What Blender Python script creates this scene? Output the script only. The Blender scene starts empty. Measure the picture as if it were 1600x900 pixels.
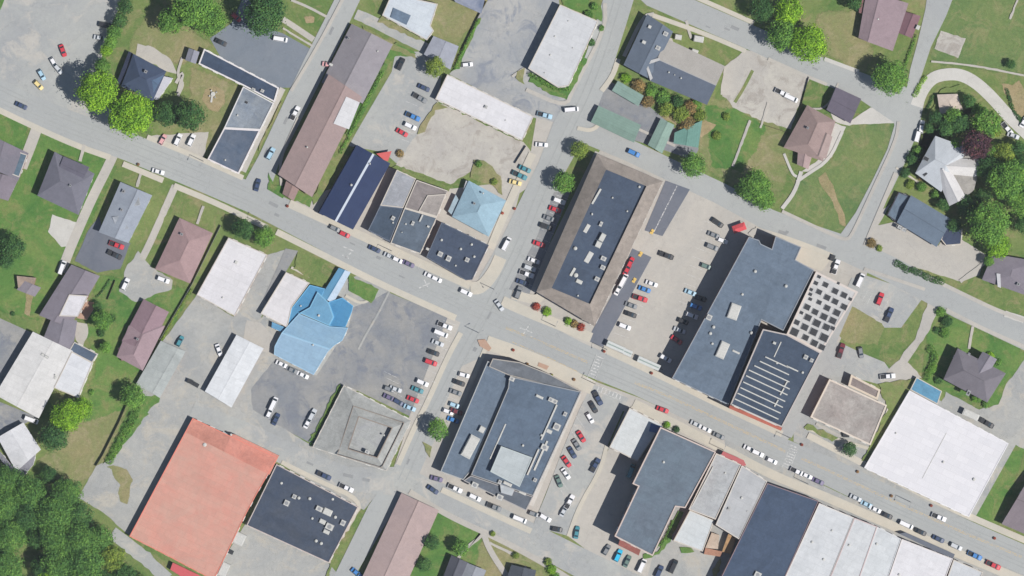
import bpy, bmesh, math, random
from math import radians, sin, cos, pi, atan2, hypot
from mathutils import Vector, Matrix
random.seed(7)
C = bpy.context.scene.collection
D = bpy.data
S = 0.25            # metres per photo pixel (1600 px wide survey picture)
H = 2500.0          # flying height of the survey camera

# ---------------------------------------------------------------- camera, sky, sun
sc = bpy.context.scene
cam = D.objects.new('camera', D.cameras.new('camera')); C.objects.link(cam)
cam.location = (0, 0, H); cam.rotation_euler = (0, 0, 0)
cam.data.lens = 36.0*H/400.0; cam.data.sensor_width = 36.0
cam.data.clip_start = 100; cam.data.clip_end = 6000
sc.camera = cam
SUN_EL, SUN_DIR = radians(54), Vector((0.90, -0.43))     # towards the sun, seen from above
world = D.worlds.new('World'); sc.world = world; world.use_nodes = True
wn = world.node_tree.nodes; wl = world.node_tree.links
sky = wn.new('ShaderNodeTexSky'); sky.sky_type = 'NISHITA'; sky.sun_disc = False
sky.sun_elevation = SUN_EL; sky.sun_rotation = atan2(SUN_DIR.x, SUN_DIR.y)
sky.air_density = 1.0; sky.dust_density = 0.6; sky.ozone_density = 1.0
wl.new(sky.outputs[0], wn['Background'].inputs[0]); wn['Background'].inputs[1].default_value = 0.068
sun = D.objects.new('sun', D.lights.new('sun', 'SUN')); C.objects.link(sun)
sun.data.energy = 5.0; sun.data.angle = radians(0.5); sun.data.color = (1.0, 0.955, 0.90)
sd = Vector((SUN_DIR.normalized().x*cos(SUN_EL), SUN_DIR.normalized().y*cos(SUN_EL), sin(SUN_EL)))
sun.rotation_euler = sd.to_track_quat('Z', 'Y').to_euler(); sun.location = sd*400
sc.view_settings.view_transform = 'Standard'; sc.view_settings.look = 'None'
sc.view_settings.gamma = 1.0; sc.view_settings.exposure = 0.22
sc.view_settings.use_curve_mapping = False

# ---------------------------------------------------------------- helpers
def P(p, h=0.0):
    k = 1.0-h/H
    return ((p[0]-800)*S*k, (450-p[1])*S*k)
def lin(c):
    return tuple(((v/255)/12.92 if v/255 <= 0.04045 else ((v/255+0.055)/1.055)**2.4) for v in c)
def tag(o, label=None, cat=None, group=None, kind=None):
    if label: o['label'] = label
    if cat: o['category'] = cat
    if group: o['group'] = group
    if kind: o['kind'] = kind
    return o
def empty(name, loc=(0, 0, 0), rz=0):
    o = D.objects.new(name, None); C.objects.link(o); o.location = loc; o.rotation_euler.z = rz
    o.empty_display_size = 0.5
    return o
def link(name, me, parent=None, loc=None):
    o = D.objects.new(name, me); C.objects.link(o)
    if parent is not None:
        o.parent = parent
    if loc is not None: o.location = loc
    return o
def mesh(name, verts, faces, mats, fm=None):
    me = D.meshes.new(name); me.from_pydata(verts, [], faces); me.update()
    for m in (mats if isinstance(mats, (list, tuple)) else [mats]): me.materials.append(m)
    if fm: me.polygons.foreach_set('material_index', fm)
    return me
def area(poly):
    return 0.5*sum(poly[i-1][0]*poly[i][1]-poly[i][0]*poly[i-1][1] for i in range(len(poly)))
def ccw(poly):
    return list(poly) if area(poly) > 0 else list(poly)[::-1]
def inside(x, y, poly):
    r = False; j = len(poly)-1
    for i in range(len(poly)):
        xi, yi = poly[i]; xj, yj = poly[j]
        if (yi > y) != (yj > y) and x < (xj-xi)*(y-yi)/(yj-yi+1e-12)+xi: r = not r
        j = i
    return r
def inset(poly, d):           # poly ccw, d>0 shrinks
    n = len(poly); out = []
    for i in range(n):
        a, b, c = Vector(poly[i-1]), Vector(poly[i]), Vector(poly[(i+1) % n])
        e1 = (b-a).normalized(); e2 = (c-b).normalized()
        n1 = Vector((-e1.y, e1.x)); n2 = Vector((-e2.y, e2.x))
        m = (n1+n2); q = 1+n1.dot(n2)
        out.append(tuple(b+m*(d/max(q, 0.35))))
    return out
class MB:
    def __init__(s): s.v = []; s.f = []; s.m = []
    def add(s, vs, fs, mi=0):
        k = len(s.v); s.v += [tuple(v) for v in vs]; s.f += [tuple(i+k for i in f) for f in fs]; s.m += [mi]*len(fs)
    def prism(s, poly, z0, z1, mi=0, bottom=True):
        p = ccw(poly); n = len(p)
        vs = [(x, y, z0) for x, y in p]+[(x, y, z1) for x, y in p]
        fs = [(i, (i+1) % n, n+(i+1) % n, n+i) for i in range(n)]+[tuple(range(n, 2*n))]
        if bottom: fs.append(tuple(range(n-1, -1, -1)))
        s.add(vs, fs, mi)
    def box(s, cx, cy, z0, lx, ly, lz, a=0, mi=0, taper=1.0):
        c, q = cos(a), sin(a); vs = []
        for z, t in ((z0, 1.0), (z0+lz, taper)):
            for ux, uy in ((-1, -1), (1, -1), (1, 1), (-1, 1)):
                x, y = ux*lx*t/2, uy*ly*t/2
                vs.append((cx+x*c-y*q, cy+x*q+y*c, z))
        s.add(vs, [(3, 2, 1, 0), (4, 5, 6, 7), (0, 1, 5, 4), (1, 2, 6, 5), (2, 3, 7, 6), (3, 0, 4, 7)], mi)
    def cyl(s, cx, cy, z0, r, h, n=12, mi=0, r2=None):
        r2 = r if r2 is None else r2
        vs = [(cx+r*cos(2*pi*i/n), cy+r*sin(2*pi*i/n), z0) for i in range(n)]
        vs += [(cx+r2*cos(2*pi*i/n), cy+r2*sin(2*pi*i/n), z0+h) for i in range(n)]
        s.add(vs, [(i, (i+1) % n, n+(i+1) % n, n+i) for i in range(n)]+[tuple(range(n, 2*n)), tuple(range(n-1, -1, -1))], mi)
    def ring(s, outer, inner, z0, z1o, z1i=None, mi=0):
        z1i = z1o if z1i is None else z1i; n = len(outer)
        vs = [(x, y, z0) for x, y in outer]+[(x, y, z1o) for x, y in outer]+[(x, y, z1i) for x, y in inner]+[(x, y, z0) for x, y in inner]
        fs = []
        for i in range(n):
            j = (i+1) % n
            fs += [(i, j, n+j, n+i), (n+i, n+j, 2*n+j, 2*n+i), (2*n+i, 2*n+j, 3*n+j, 3*n+i)]
        s.add(vs, fs, mi)
    def me(s, name, mats): return mesh(name, s.v, s.f, mats, s.m)
    def obj(s, name, mats, parent=None): return link(name, s.me(name, mats), parent)

# ---------------------------------------------------------------- materials
MATS = {}
def ramp(nt, fac, stops):
    r = nt.nodes.new('ShaderNodeValToRGB'); e = r.color_ramp.elements
    while len(e) < len(stops): e.new(0.5)
    for q, (pos, col) in zip(e, stops): q.position = pos; q.color = (*col, 1)
    nt.links.new(fac, r.inputs[0]); return r.outputs[0]
def noise(nt, vec, scale, detail=4, rough=0.6, dist=0.0):
    n = nt.nodes.new('ShaderNodeTexNoise'); n.inputs['Scale'].default_value = scale
    n.inputs['Detail'].default_value = detail; n.inputs['Roughness'].default_value = rough
    n.inputs['Distortion'].default_value = dist
    nt.links.new(vec, n.inputs['Vector']); return n.outputs['Fac']
def mix(nt, fac, a, b, mode='MIX'):
    m = nt.nodes.new('ShaderNodeMix'); m.data_type = 'RGBA'; m.blend_type = mode
    for sock, v in ((m.inputs[0], fac), (m.inputs[6], a), (m.inputs[7], b)):
        if hasattr(v, 'is_linked') or hasattr(v, 'links'): nt.links.new(v, sock)
        elif isinstance(v, (int, float)): sock.default_value = v
        else: sock.default_value = (*v, 1)
    return m.outputs[2]
def base(name, rough=0.85):
    m = D.materials.new(name); m.use_nodes = True; nt = m.node_tree
    b = nt.nodes['Principled BSDF']; b.inputs['Roughness'].default_value = rough
    b.inputs['Specular IOR Level'].default_value = 0.2
    g = nt.nodes.new('ShaderNodeNewGeometry')
    return m, nt, b, g
def sc3(c, k): return tuple(max(0.0, min(1.0, v*k)) for v in c)
def bump(nt, b, h, strength=0.3, dist=0.05):
    n = nt.nodes.new('ShaderNodeBump'); n.inputs['Strength'].default_value = strength; n.inputs['Distance'].default_value = dist
    nt.links.new(h, n.inputs['Height']); nt.links.new(n.outputs[0], b.inputs['Normal'])

ALB = 0.70      # albedo of a sunlit surface relative to its linear photo value
def col(c): return sc3(lin(c), ALB)

def paving(name, c, c2=None, var=0.10, patch=0.035, cracks=True, c3=None):
    """worn asphalt or concrete: broad patches, stains, grain, thin cracks"""
    if name in MATS: return MATS[name]
    m, nt, b, g = base(name, 0.9); pos = g.outputs['Position']
    A = col(c); B = col(c2) if c2 else sc3(A, 0.8)
    o = ramp(nt, noise(nt, pos, patch, 6, 0.68, 0.6), [(0.36, A), (0.50, tuple((p+q)/2 for p, q in zip(A, B))), (0.66, B)])
    if c3:
        o = mix(nt, ramp(nt, noise(nt, pos, patch*2.3, 5, 0.7, 0.9), [(0.52, (0, 0, 0)), (0.64, (1, 1, 1))]), o, col(c3))
    o = mix(nt, 1.0, o, ramp(nt, noise(nt, pos, 0.5, 6, 0.75), [(0.3, (1-var*1.5,)*3), (0.7, (1+0.0,)*3)]), 'MULTIPLY')
    o = mix(nt, 1.0, o, ramp(nt, noise(nt, pos, 4.0, 3, 0.7), [(0.3, (1-var,)*3), (0.7, (1.0,)*3)]), 'MULTIPLY')
    if cracks:
        v = nt.nodes.new('ShaderNodeTexVoronoi'); v.feature = 'DISTANCE_TO_EDGE'; v.inputs['Scale'].default_value = 0.11
        w = nt.nodes.new('ShaderNodeMix'); w.data_type = 'RGBA'; w.inputs[0].default_value = 0.35
        nz = nt.nodes.new('ShaderNodeTexNoise'); nz.inputs['Scale'].default_value = 0.35; nt.links.new(pos, nz.inputs['Vector'])
        ad = nt.nodes.new('ShaderNodeVectorMath'); ad.operation = 'MULTIPLY_ADD'
        nt.links.new(nz.outputs['Color'], ad.inputs[0]); ad.inputs[1].default_value = (6, 6, 6); nt.links.new(pos, ad.inputs[2])
        nt.links.new(ad.outputs[0], v.inputs['Vector'])
        o = mix(nt, 1.0, o, ramp(nt, v.outputs['Distance'], [(0.0, (0.88,)*3), (0.016, (1, 1, 1))]), 'MULTIPLY')
    nt.links.new(o, b.inputs['Base Color'])
    bump(nt, b, noise(nt, pos, 6, 3), 0.25, 0.03)
    MATS[name] = m; return m

def soften(m, nt, b, pos):
    """let a patch of ground thin out towards its rim (the rim's vertices carry 'fade' = 0)"""
    at = nt.nodes.new('ShaderNodeAttribute'); at.attribute_name = 'fade'
    a = nt.nodes.new('ShaderNodeMath'); a.operation = 'MULTIPLY_ADD'; a.inputs[1].default_value = 1.6
    n = nt.nodes.new('ShaderNodeMath'); n.operation = 'MULTIPLY_ADD'; n.inputs[1].default_value = 1.5; n.inputs[2].default_value = -1.05
    nt.links.new(noise(nt, pos, 0.5, 8, 0.9, 0.5), n.inputs[0]); nt.links.new(at.outputs['Fac'], a.inputs[0]); nt.links.new(n.outputs[0], a.inputs[2]); t = nt.nodes.new('ShaderNodeMath'); t.operation = 'GREATER_THAN'; t.inputs[1].default_value = 0.5
    nt.links.new(a.outputs[0], t.inputs[0]); nt.links.new(t.outputs[0], b.inputs['Alpha'])

def grass(name, c1, c2, c3, c4=None, scale=0.05, soft=False):
    if soft: name += '_soft'
    if name in MATS: return MATS[name]
    m, nt, b, g = base(name, 1.0); pos = g.outputs['Position']; b.inputs['Specular IOR Level'].default_value = 0.05
    o = ramp(nt, noise(nt, pos, scale, 6, 0.7, 0.8), [(0.36, col(c1)), (0.50, col(c2)), (0.64, col(c3))])
    if c4: o = mix(nt, ramp(nt, noise(nt, pos, scale*2.6, 5, 0.75, 1.0), [(0.50, (0, 0, 0)), (0.68, (0.9,)*3)]), o, col(c4))
    o = mix(nt, 1.0, o, ramp(nt, noise(nt, pos, 0.8, 5, 0.8), [(0.28, (0.74,)*3), (0.72, (1.12,)*3)]), 'MULTIPLY')
    o = mix(nt, 1.0, o, ramp(nt, noise(nt, pos, 5, 3, 0.8), [(0.3, (0.70,)*3), (0.7, (1.15,)*3)]), 'MULTIPLY')
    nt.links.new(o, b.inputs['Base Color'])
    bump(nt, b, noise(nt, pos, 3.5, 4), 0.6, 0.15)
    if soft: soften(m, nt, b, pos)
    MATS[name] = m; return m

def roofm(c, kind='membrane', ang=0.0, var=0.13, c2=None):
    """roof covering: stained membrane, shingle courses or ribbed metal; ang = direction of the courses"""
    var = min(var, 0.06) if min(c) > 195 else var
    key = 'roof_%s_%s_%d' % (kind, '_'.join(str(int(v)) for v in c), int(math.degrees(ang)) % 180)
    if c2: key += '_b%d' % c2[0]
    if key in MATS: return MATS[key]
    m, nt, b, g = base(key, 0.85 if kind != 'metal' else 0.7); pos = g.outputs['Position']
    q_ = (0.86 if c[2] > c[0]+12 and c[0] < 140 else 0.95 if min(c) > 195 else 0.93)*(1.14 if kind == 'shingle' else 1.0); A = sc3(col(c), q_); B = sc3(col(c2), q_) if c2 else sc3(A, 1-var*2.0)
    o = ramp(nt, noise(nt, pos, 0.13, 6, 0.72, 0.7), [(0.34, A), (0.66, B)])
    o = mix(nt, 1.0, o, ramp(nt, noise(nt, pos, 1.1, 6, 0.75), [(0.3, (1-var,)*3), (0.7, (1+var*0.3,)*3)]), 'MULTIPLY')
    if var > 0.04:
        o = mix(nt, 1.0, o, ramp(nt, noise(nt, pos, 0.30, 7, 0.8, 1.4), [(0.30, (1-var*1.3,)*3), (0.50, (1.0,)*3), (0.70, (1+var*1.1,)*3)]), 'MULTIPLY')
    if kind == 'membrane':
        o = mix(nt, 1.0, o, ramp(nt, noise(nt, pos, 0.085, 7, 0.62, 0.4), [(0.545, (1, 1, 1)), (0.575, (1-var*0.75,)*3)]), 'MULTIPLY')
    if kind != 'membrane':
        mp = nt.nodes.new('ShaderNodeMapping'); mp.inputs['Rotation'].default_value = (0, 0, -ang); nt.links.new(pos, mp.inputs[0])
        w = nt.nodes.new('ShaderNodeTexWave'); w.wave_type = 'BANDS'; w.bands_direction = 'Y'
        w.inputs['Scale'].default_value = 0.62 if kind == 'shingle' else 0.33
        w.inputs['Distortion'].default_value = 0.6 if kind == 'shingle' else 0.0
        nt.links.new(mp.outputs[0], w.inputs[0])
        lo = 0.90 if kind == 'shingle' else 0.93
        o = mix(nt, 1.0, o, ramp(nt, w.outputs['Fac'], [(0.0, (lo,)*3), (0.35, (1, 1, 1))]), 'MULTIPLY')
        o = mix(nt, 1.0, o, ramp(nt, noise(nt, pos, 5, 3, 0.8), [(0.3, (0.88,)*3), (0.7, (1.05,)*3)]), 'MULTIPLY')
    else:
        # sheet seams of a rolled membrane
        mp = nt.nodes.new('ShaderNodeMapping'); mp.inputs['Rotation'].default_value = (0, 0, radians(25)); nt.links.new(pos, mp.inputs[0])
        br = nt.nodes.new('ShaderNodeTexBrick'); br.inputs['Scale'].default_value = 0.1
        br.inputs['Color1'].default_value = (1, 1, 1, 1); br.inputs['Color2'].default_value = (0.93, 0.935, 0.94, 1)
        br.inputs['Mortar'].default_value = (0.88, 0.88, 0.88, 1); br.inputs['Mortar Size'].default_value = 0.008
        nt.links.new(mp.outputs[0], br.inputs[0])
        o = mix(nt, 1.0, o, br.outputs['Color'], 'MULTIPLY')
    nt.links.new(o, b.inputs['Base Color']); bump(nt, b, noise(nt, pos, 3, 4), 0.2, 0.03)
    MATS[key] = m; return m

def worn_paint(name, c):
    m, nt, b, g = base(name, 0.8); b.inputs['Base Color'].default_value = (*col(c), 1)
    t = nt.nodes.new('ShaderNodeMath'); t.operation = 'GREATER_THAN'; t.inputs[1].default_value = 0.49
    nt.links.new(noise(nt, g.outputs['Position'], 1.6, 6, 0.85), t.inputs[0]); nt.links.new(t.outputs[0], b.inputs['Alpha']); return m
def plain(name, c, rough=0.7, metal=0.0, var=0.08, raw=False):
    if name in MATS: return MATS[name]
    m, nt, b, g = base(name, rough); A = c if raw else col(c); b.inputs['Metallic'].default_value = metal
    tc = nt.nodes.new('ShaderNodeTexCoord')
    o = ramp(nt, noise(nt, tc.outputs['Object'], 1.4, 4, 0.7), [(0.3, sc3(A, 1-var)), (0.7, sc3(A, 1+var*0.5))])
    nt.links.new(o, b.inputs['Base Color']); MATS[name] = m; return m
def brick(name, c):
    if name in MATS: return MATS[name]
    m, nt, b, g = base(name, 0.9)
    br = nt.nodes.new('ShaderNodeTexBrick'); br.inputs['Scale'].default_value = 2.0
    br.inputs['Color1'].default_value = (*sc3(c, 1.1), 1); br.inputs['Color2'].default_value = (*sc3(c, 0.8), 1)
    br.inputs['Mortar'].default_value = (0.3, 0.28, 0.26, 1)
    nt.links.new(g.outputs['Position'], br.inputs[0]); nt.links.new(br.outputs[0], b.inputs['Base Color']); MATS[name] = m; return m
def leafm(name, c, var=0.45):
    if name in MATS: return MATS[name]
    m, nt, b, g = base(name, 0.65); b.inputs['Specular IOR Level'].default_value = 0.15
    o = ramp(nt, g.outputs['Random Per Island'], [(0.0, sc3(c, 1-var)), (0.55, c), (1.0, (min(1, c[0]*1.6), min(1, c[1]*1.3), c[2]*1.1))])
    o = mix(nt, 1.0, o, ramp(nt, noise(nt, g.outputs['Position'], 0.22, 4, 0.6), [(0.35, (0.66, 0.72, 0.8)), (0.65, (1.25, 1.15, 1.0))]), 'MULTIPLY')
    nt.links.new(o, b.inputs['Base Color'])
    tr = nt.nodes.new('ShaderNodeBsdfTranslucent'); nt.links.new(o, tr.inputs[0])
    ms = nt.nodes.new('ShaderNodeMixShader'); ms.inputs[0].default_value = 0.22
    nt.links.new(b.outputs[0], ms.inputs[1]); nt.links.new(tr.outputs[0], ms.inputs[2])
    nt.links.new(ms.outputs[0], nt.nodes['Material Output'].inputs[0]); MATS[name] = m; return m

M_BARK = plain('bark', (0.10, 0.075, 0.055), 0.95, raw=True, var=0.3)
M_WHITE = plain('white_metal', (204, 204, 199), 0.6, var=0.16)
M_GREYM = plain('grey_metal', (150, 152, 155), 0.45)
M_DARK = plain('dark_metal', (0.03, 0.032, 0.036), 0.5, raw=True)
M_TRIM = plain('cream_trim', (214, 204, 190), 0.8)
M_GLASS = plain('window_glass', (0.03, 0.045, 0.06), 0.12, raw=True, var=0.02)
M_TYRE = plain('tyre_rubber', (0.015, 0.015, 0.016), 0.9, raw=True)
M_YEL = plain('yellow_paint', (222, 190, 110), 0.7)
M_FRAME = plain('window_frame', (0.6, 0.6, 0.58), 0.6, raw=True)
M_DOOR = plain('door_paint', (0.12, 0.07, 0.05), 0.5, raw=True)
M_BRICK = brick('brick_wall', (0.28, 0.12, 0.09))
M_TANW = plain('tan_wall', (0.42, 0.36, 0.29), 0.9, raw=True)
M_WHW = plain('white_wall', (0.6, 0.6, 0.58), 0.8, raw=True)
WALLS = {'brick': M_BRICK, 'tan': M_TANW, 'white': M_WHW}

# ---------------------------------------------------------------- the ground, roads, lots and lawns
GC = dict(lawn_mixed=((104, 134, 76), (130, 146, 90), (144, 154, 100), (166, 154, 118)), lawn_green=((88, 132, 70), (108, 144, 78), (130, 152, 88), (150, 150, 102)),
          lawn_dry=((132, 146, 94), (152, 152, 108), (166, 156, 118), (178, 164, 134)), lawn_meadow=((104, 132, 84), (120, 142, 90), (134, 148, 96), (156, 154, 112)),
          bare_soil=((186, 164, 132), (176, 158, 124), (158, 150, 112), (190, 172, 142)))
GC = {k: tuple((c[0]*0.965, c[1]*0.985, c[2]*0.955) for c in v) for k, v in GC.items()}
G1, G2, G3, G4, DIRT = [grass(k, *GC[k]) for k in GC]
SOFT = {G1: 'lawn_mixed', G2: 'lawn_green', G3: 'lawn_dry', G4: 'lawn_meadow', DIRT: 'bare_soil'}
A1 = paving('asphalt_old', (180, 183, 181), (171, 174, 174), 0.05, 0.02)
A2 = paving('asphalt_lot', (141, 146, 153), (170, 169, 165), 0.11, 0.055, c3=(136, 141, 150))
A3 = paving('asphalt_blue', (124, 134, 146), (138, 145, 154), 0.07, 0.05)
A4 = paving('asphalt_sealed', (110, 116, 128), (122, 126, 136), 0.05, 0.06)
A5 = paving('asphalt_pale', (186, 188, 184), (170, 173, 174), 0.08, 0.045, c3=(196, 193, 186))
A6 = paving('asphalt_mottled', (186, 186, 183), (160, 165, 170), 0.08, 0.05, c3=(146, 152, 162))
K1 = paving('concrete_pale', (200, 195, 186), (186, 183, 177), 0.07, 0.04)
K2 = paving('concrete_grey', (188, 188, 183), (168, 171, 171), 0.10, 0.045, c3=(194, 190, 180))
K3 = paving('concrete_cream', (211, 204, 189), (200, 196, 184), 0.06, 0.06, cracks=False)
K4 = paving('concrete_white', (212, 210, 204), (198, 196, 190), 0.05, 0.08)
K5 = paving('concrete_dirty', (206, 202, 192), (190, 186, 180), 0.10, 0.06, c3=(176, 170, 162))
BRK = paving('brick_paving', (186, 152, 130), (196, 166, 146), 0.08, 0.2, cracks=False)
SHEETS = []          # (polygon in photo pixels, height of its top)
def rough_edge(poly, step=1.6, jit=0.22, rnd=None):
    rnd = rnd or random; out = []
    for i in range(len(poly)):
        a = Vector(poly[i]); b = Vector(poly[(i+1) % len(poly)]); d = (b-a).length
        n = max(1, int(d/step))
        for k in range(n):
            q = a.lerp(b, k/n)
            if k: q += Vector((rnd.gauss(0, jit), rnd.gauss(0, jit)))
            out.append((q.x, q.y))
    return out
ground_z = [0.02]
def sheet(name, poly, mat, raised=0.0, jit=0.0, step=1.6):
    ground_z[0] += 0.0022; z = ground_z[0]+raised
    w = ccw([P(p) for p in poly])
    if jit: w = rough_edge(w, step, jit)
    mb = MB(); mb.prism(w, -0.1, z, 0, bottom=False)
    o = mb.obj(name, mat); tag(o, kind='structure'); SHEETS.append((w, z)); return o
def patch(name, poly, mat, rim=1.5):
    """a patch of ground that thins out at its edge"""
    ground_z[0] += 0.0022; z = ground_z[0]; w = ccw([P(p) for p in poly])
    w = rough_edge(w, 3.0, 0.5); st = min(1.2, rim*0.6)
    x0, x1 = min(p[0] for p in w)-rim, max(p[0] for p in w)+rim; y0, y1 = min(p[1] for p in w)-rim, max(p[1] for p in w)+rim
    nx, ny = int((x1-x0)/st)+1, int((y1-y0)/st)+1; vs = []; fd = []
    for j in range(ny+1):
        for i in range(nx+1):
            x, y = x0+i*st, y0+j*st; d = 1e9
            for k in range(len(w)):
                ax, ay = w[k-1]; bx, by = w[k]; ux, uy = bx-ax, by-ay; t = max(0, min(1, ((x-ax)*ux+(y-ay)*uy)/(ux*ux+uy*uy+1e-9)))
                d = min(d, (x-ax-t*ux)**2+(y-ay-t*uy)**2)
            d = math.sqrt(d)*(1 if inside(x, y, w) else -1); vs.append((x, y, z)); fd.append(max(0.0, min(1.0, 0.5+d/(2*rim))))
    fs = []
    for j in range(ny):
        for i in range(nx):
            q = (j*(nx+1)+i, j*(nx+1)+i+1, (j+1)*(nx+1)+i+1, (j+1)*(nx+1)+i)
            if max(fd[k] for k in q) > 0.01: fs.append(q)
    me = mesh(name, vs, fs, grass(SOFT[mat], *GC[SOFT[mat]], soft=True))
    at = me.attributes.new('fade', 'FLOAT', 'POINT'); at.data.foreach_set('value', fd)
    return tag(link(name, me), kind='structure')
def ribbon_poly(pts, w):
    """centre line in photo pixels (w too) -> outline; w may be one number or one per point"""
    n = len(pts); ws = w if isinstance(w, (list, tuple)) else [w]*n; L = []; R = []
    for i in range(n):
        a = Vector(pts[max(0, i-1)]); b = Vector(pts[min(n-1, i+1)]); d = (b-a).normalized(); nn = Vector((-d.y, d.x))
        p = Vector(pts[i]); L.append(tuple(p+nn*ws[i]/2)); R.append(tuple(p-nn*ws[i]/2))
    return L+R[::-1]
def smooth(pts, k=2):
    for _ in range(k):
        q = [pts[0]]
        for a, b in zip(pts, pts[1:]):
            q += [(a[0]*.75+b[0]*.25, a[1]*.75+b[1]*.25), (a[0]*.25+b[0]*.75, a[1]*.25+b[1]*.75)]
        q.append(pts[-1]); pts = q
    return pts
def ribbon(name, pts, w, mat, raised=0.0, jit=0.0, sm=True):
    if isinstance(w, (list, tuple)): sm = False
    p = smooth(pts) if sm and len(pts) > 2 else pts
    return sheet(name, ribbon_poly(p, w), mat, raised, jit)
def gz(p):           # height of the ground under a photo pixel
    x, y = P(p); z = 0.0
    for w, h in SHEETS:
        if h > z and inside(x, y, w): z = h
    return z

mb = MB(); n = 40; E = 700
for i in range(n):
    for j in range(n):
        x0, x1 = -E+2*E*i/n, -E+2*E*(i+1)/n; y0, y1 = -E+2*E*j/n, -E+2*E*(j+1)/n
        mb.add([(x0, y0, 0), (x1, y0, 0), (x1, y1, 0), (x0, y1, 0)], [(0, 1, 2, 3)])
bm = bmesh.new(); me = mb.me('ground', G1); bm.from_mesh(me); bmesh.ops.remove_doubles(bm, verts=bm.verts, dist=0.01); bm.to_mesh(me); bm.free()
tag(link('ground', me), kind='structure')

# lawns that differ from the general ground
for m, poly in ((G2, [(40, 205), (90, 200), (185, 262), (150, 330), (60, 500), (-20, 480), (-20, 300)]),
                (G3, [(205, 60), (240, 0), (260, 20), (330, 70), (290, 100), (200, 95)]),
                (G3, [(660, -5), (770, -5), (712, 75), (668, 50)]),
                (G3, [(1100, 150), (1180, 165), (1240, 215), (1220, 300), (1140, 290), (1090, 250)]),
                (G2, [(1100, 165), (1160, 170), (1200, 200), (1160, 270), (1110, 260)]),
                (G4, [(1320, 195), (1402, 190), (1405, 215), (1345, 340), (1325, 372), (1222, 328), (1250, 280), (1300, 250)]),
                (G4, [(1480, -20), (1650, -20), (1650, 120), (1540, 110), (1470, 100), (1455, 90)]),
                (G3, [(1280, 20), (1350, 10), (1365, 80), (1350, 115), (1300, 90), (1260, 60)]),
                (G1, [(1310, 485), (1330, 475), (1400, 512), (1440, 466), (1420, 540), (1390, 566), (1330, 548)]),
                (G2, [(1450, 485), (1520, 510), (1610, 550), (1600, 600), (1560, 640), (1440, 600)]),
                (G2, [(1520, 805), (1580, 690), (1605, 700), (1560, 825)]),
                (G2, [(0, 165), (45, 195), (36, 250), (-20, 230)]),
                (G3, [(130, 640), (215, 600), (180, 690), (150, 740), (110, 760), (60, 720), (100, 690)]),
                (G3, [(300, 105), (378, 138), (372, 160), (330, 245), (318, 245), (290, 200)]),
                (G2, [(150, 430), (260, 440), (300, 460), (250, 540), (200, 640), (130, 660), (150, 560), (130, 520)]),
                (G2, [(640, 810), (690, 795), (760, 828), (740, 905), (620, 905)]),
                (G3, [(755, 830), (830, 850), (900, 905), (740, 905)])):
    patch('lawn', poly, m, 3.5)
# bare earth
patch('bare_earth', [(1278, 278), (1290, 268), (1302, 290), (1308, 310), (1320, 335), (1322, 355), (1312, 350), (1304, 325), (1292, 302)], DIRT, 1.0)
patch('bare_earth', [(320, 140), (335, 133), (350, 142), (352, 160), (340, 175), (325, 170), (316, 155)], DIRT, 1.4)
patch('bare_earth', [(475, 25), (492, 26), (490, 36), (478, 36)], DIRT, 1.0)
patch('bare_earth', [(1565, 130), (1592, 125), (1605, 150), (1600, 185), (1580, 170)], DIRT, 1.0)
patch('bare_earth', [(1040, 160), (1120, 195), (1095, 215), (1030, 180)], DIRT, 1.0)
patch('bare_earth', [(40, 455), (52, 460), (47, 495), (38, 490)], DIRT, 1.0)

# parking lots and yards
sheet('pavement', [(742, 525), (800, 540), (926, 600), (905, 640), (832, 822), (760, 800), (640, 760), (660, 690), (700, 600)], K1)
sheet('pavement', [(985, 622), (1120, 680), (1290, 760), (1400, 812), (1620, 905), (1620, 960), (1010, 960), (960, 880), (950, 700)], K2)
sheet('pavement', [(452, 318), (610, 262), (705, 295), (790, 285), (800, 300), (765, 450), (735, 460), (600, 400)], K1)
sheet('pavement', [(940, 230), (1180, 340), (1360, 410), (1345, 460), (1260, 650), (1222, 684), (1000, 585), (780, 478), (850, 400)], K1)
sheet('pavement', [(1262, 640), (1300, 590), (1390, 620), (1350, 700), (1420, 600), (1590, 690), (1520, 815), (1340, 742), (1250, 690)], K2)
sheet('pavement', [(1240, 570), (1310, 570), (1390, 640), (1340, 735), (1240, 690)], K2)
sheet('pavement', [(420, 480), (560, 430), (610, 455), (560, 610), (400, 640), (380, 540)], K2)
sheet('parking_lot', [(-30, -30), (195, -30), (186, 10), (168, 55), (158, 95), (150, 150), (232, 226), (150, 215), (60, 180), (-30, 130)], A5, jit=0.25)
sheet('lawn', [(-30, -30), (20, -30), (0, 16), (-30, 30)], G2, jit=0.3)
sheet('parking_lot', [(328, 60), (362, 36), (382, -10), (420, 45), (442, 52), (488, 78), (454, 137), (436, 137), (345, 90)], A3)
sheet('parking_lot', [(238, 212), (326, 206), (318, 250), (376, 276), (330, 262), (228, 220)], K1, jit=0.15)
sheet('parking_lot', [(618, 82), (668, 80), (692, 108), (684, 158), (668, 192), (646, 232), (640, 264), (618, 254), (600, 238), (545, 228), (556, 208), (612, 112)], A5)
sheet('gravel_yard', [(683, 158), (818, 222), (835, 246), (792, 312), (768, 278), (735, 268), (704, 288), (655, 270), (618, 258), (640, 226), (662, 196)], K5, jit=0.3)
sheet('parking_lot', [(768, -10), (872, -10), (874, 6), (826, 108), (880, 150), (892, 166), (886, 196), (835, 184), (702, 116), (722, 92), (744, 32)], A6)
sheet('parking_lot', [(838, 184), (870, 192), (852, 232), (826, 292), (812, 302), (786, 400), (768, 440), (735, 440), (765, 385), (790, 310), (768, 280), (795, 300), (828, 245)], K1)
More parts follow.
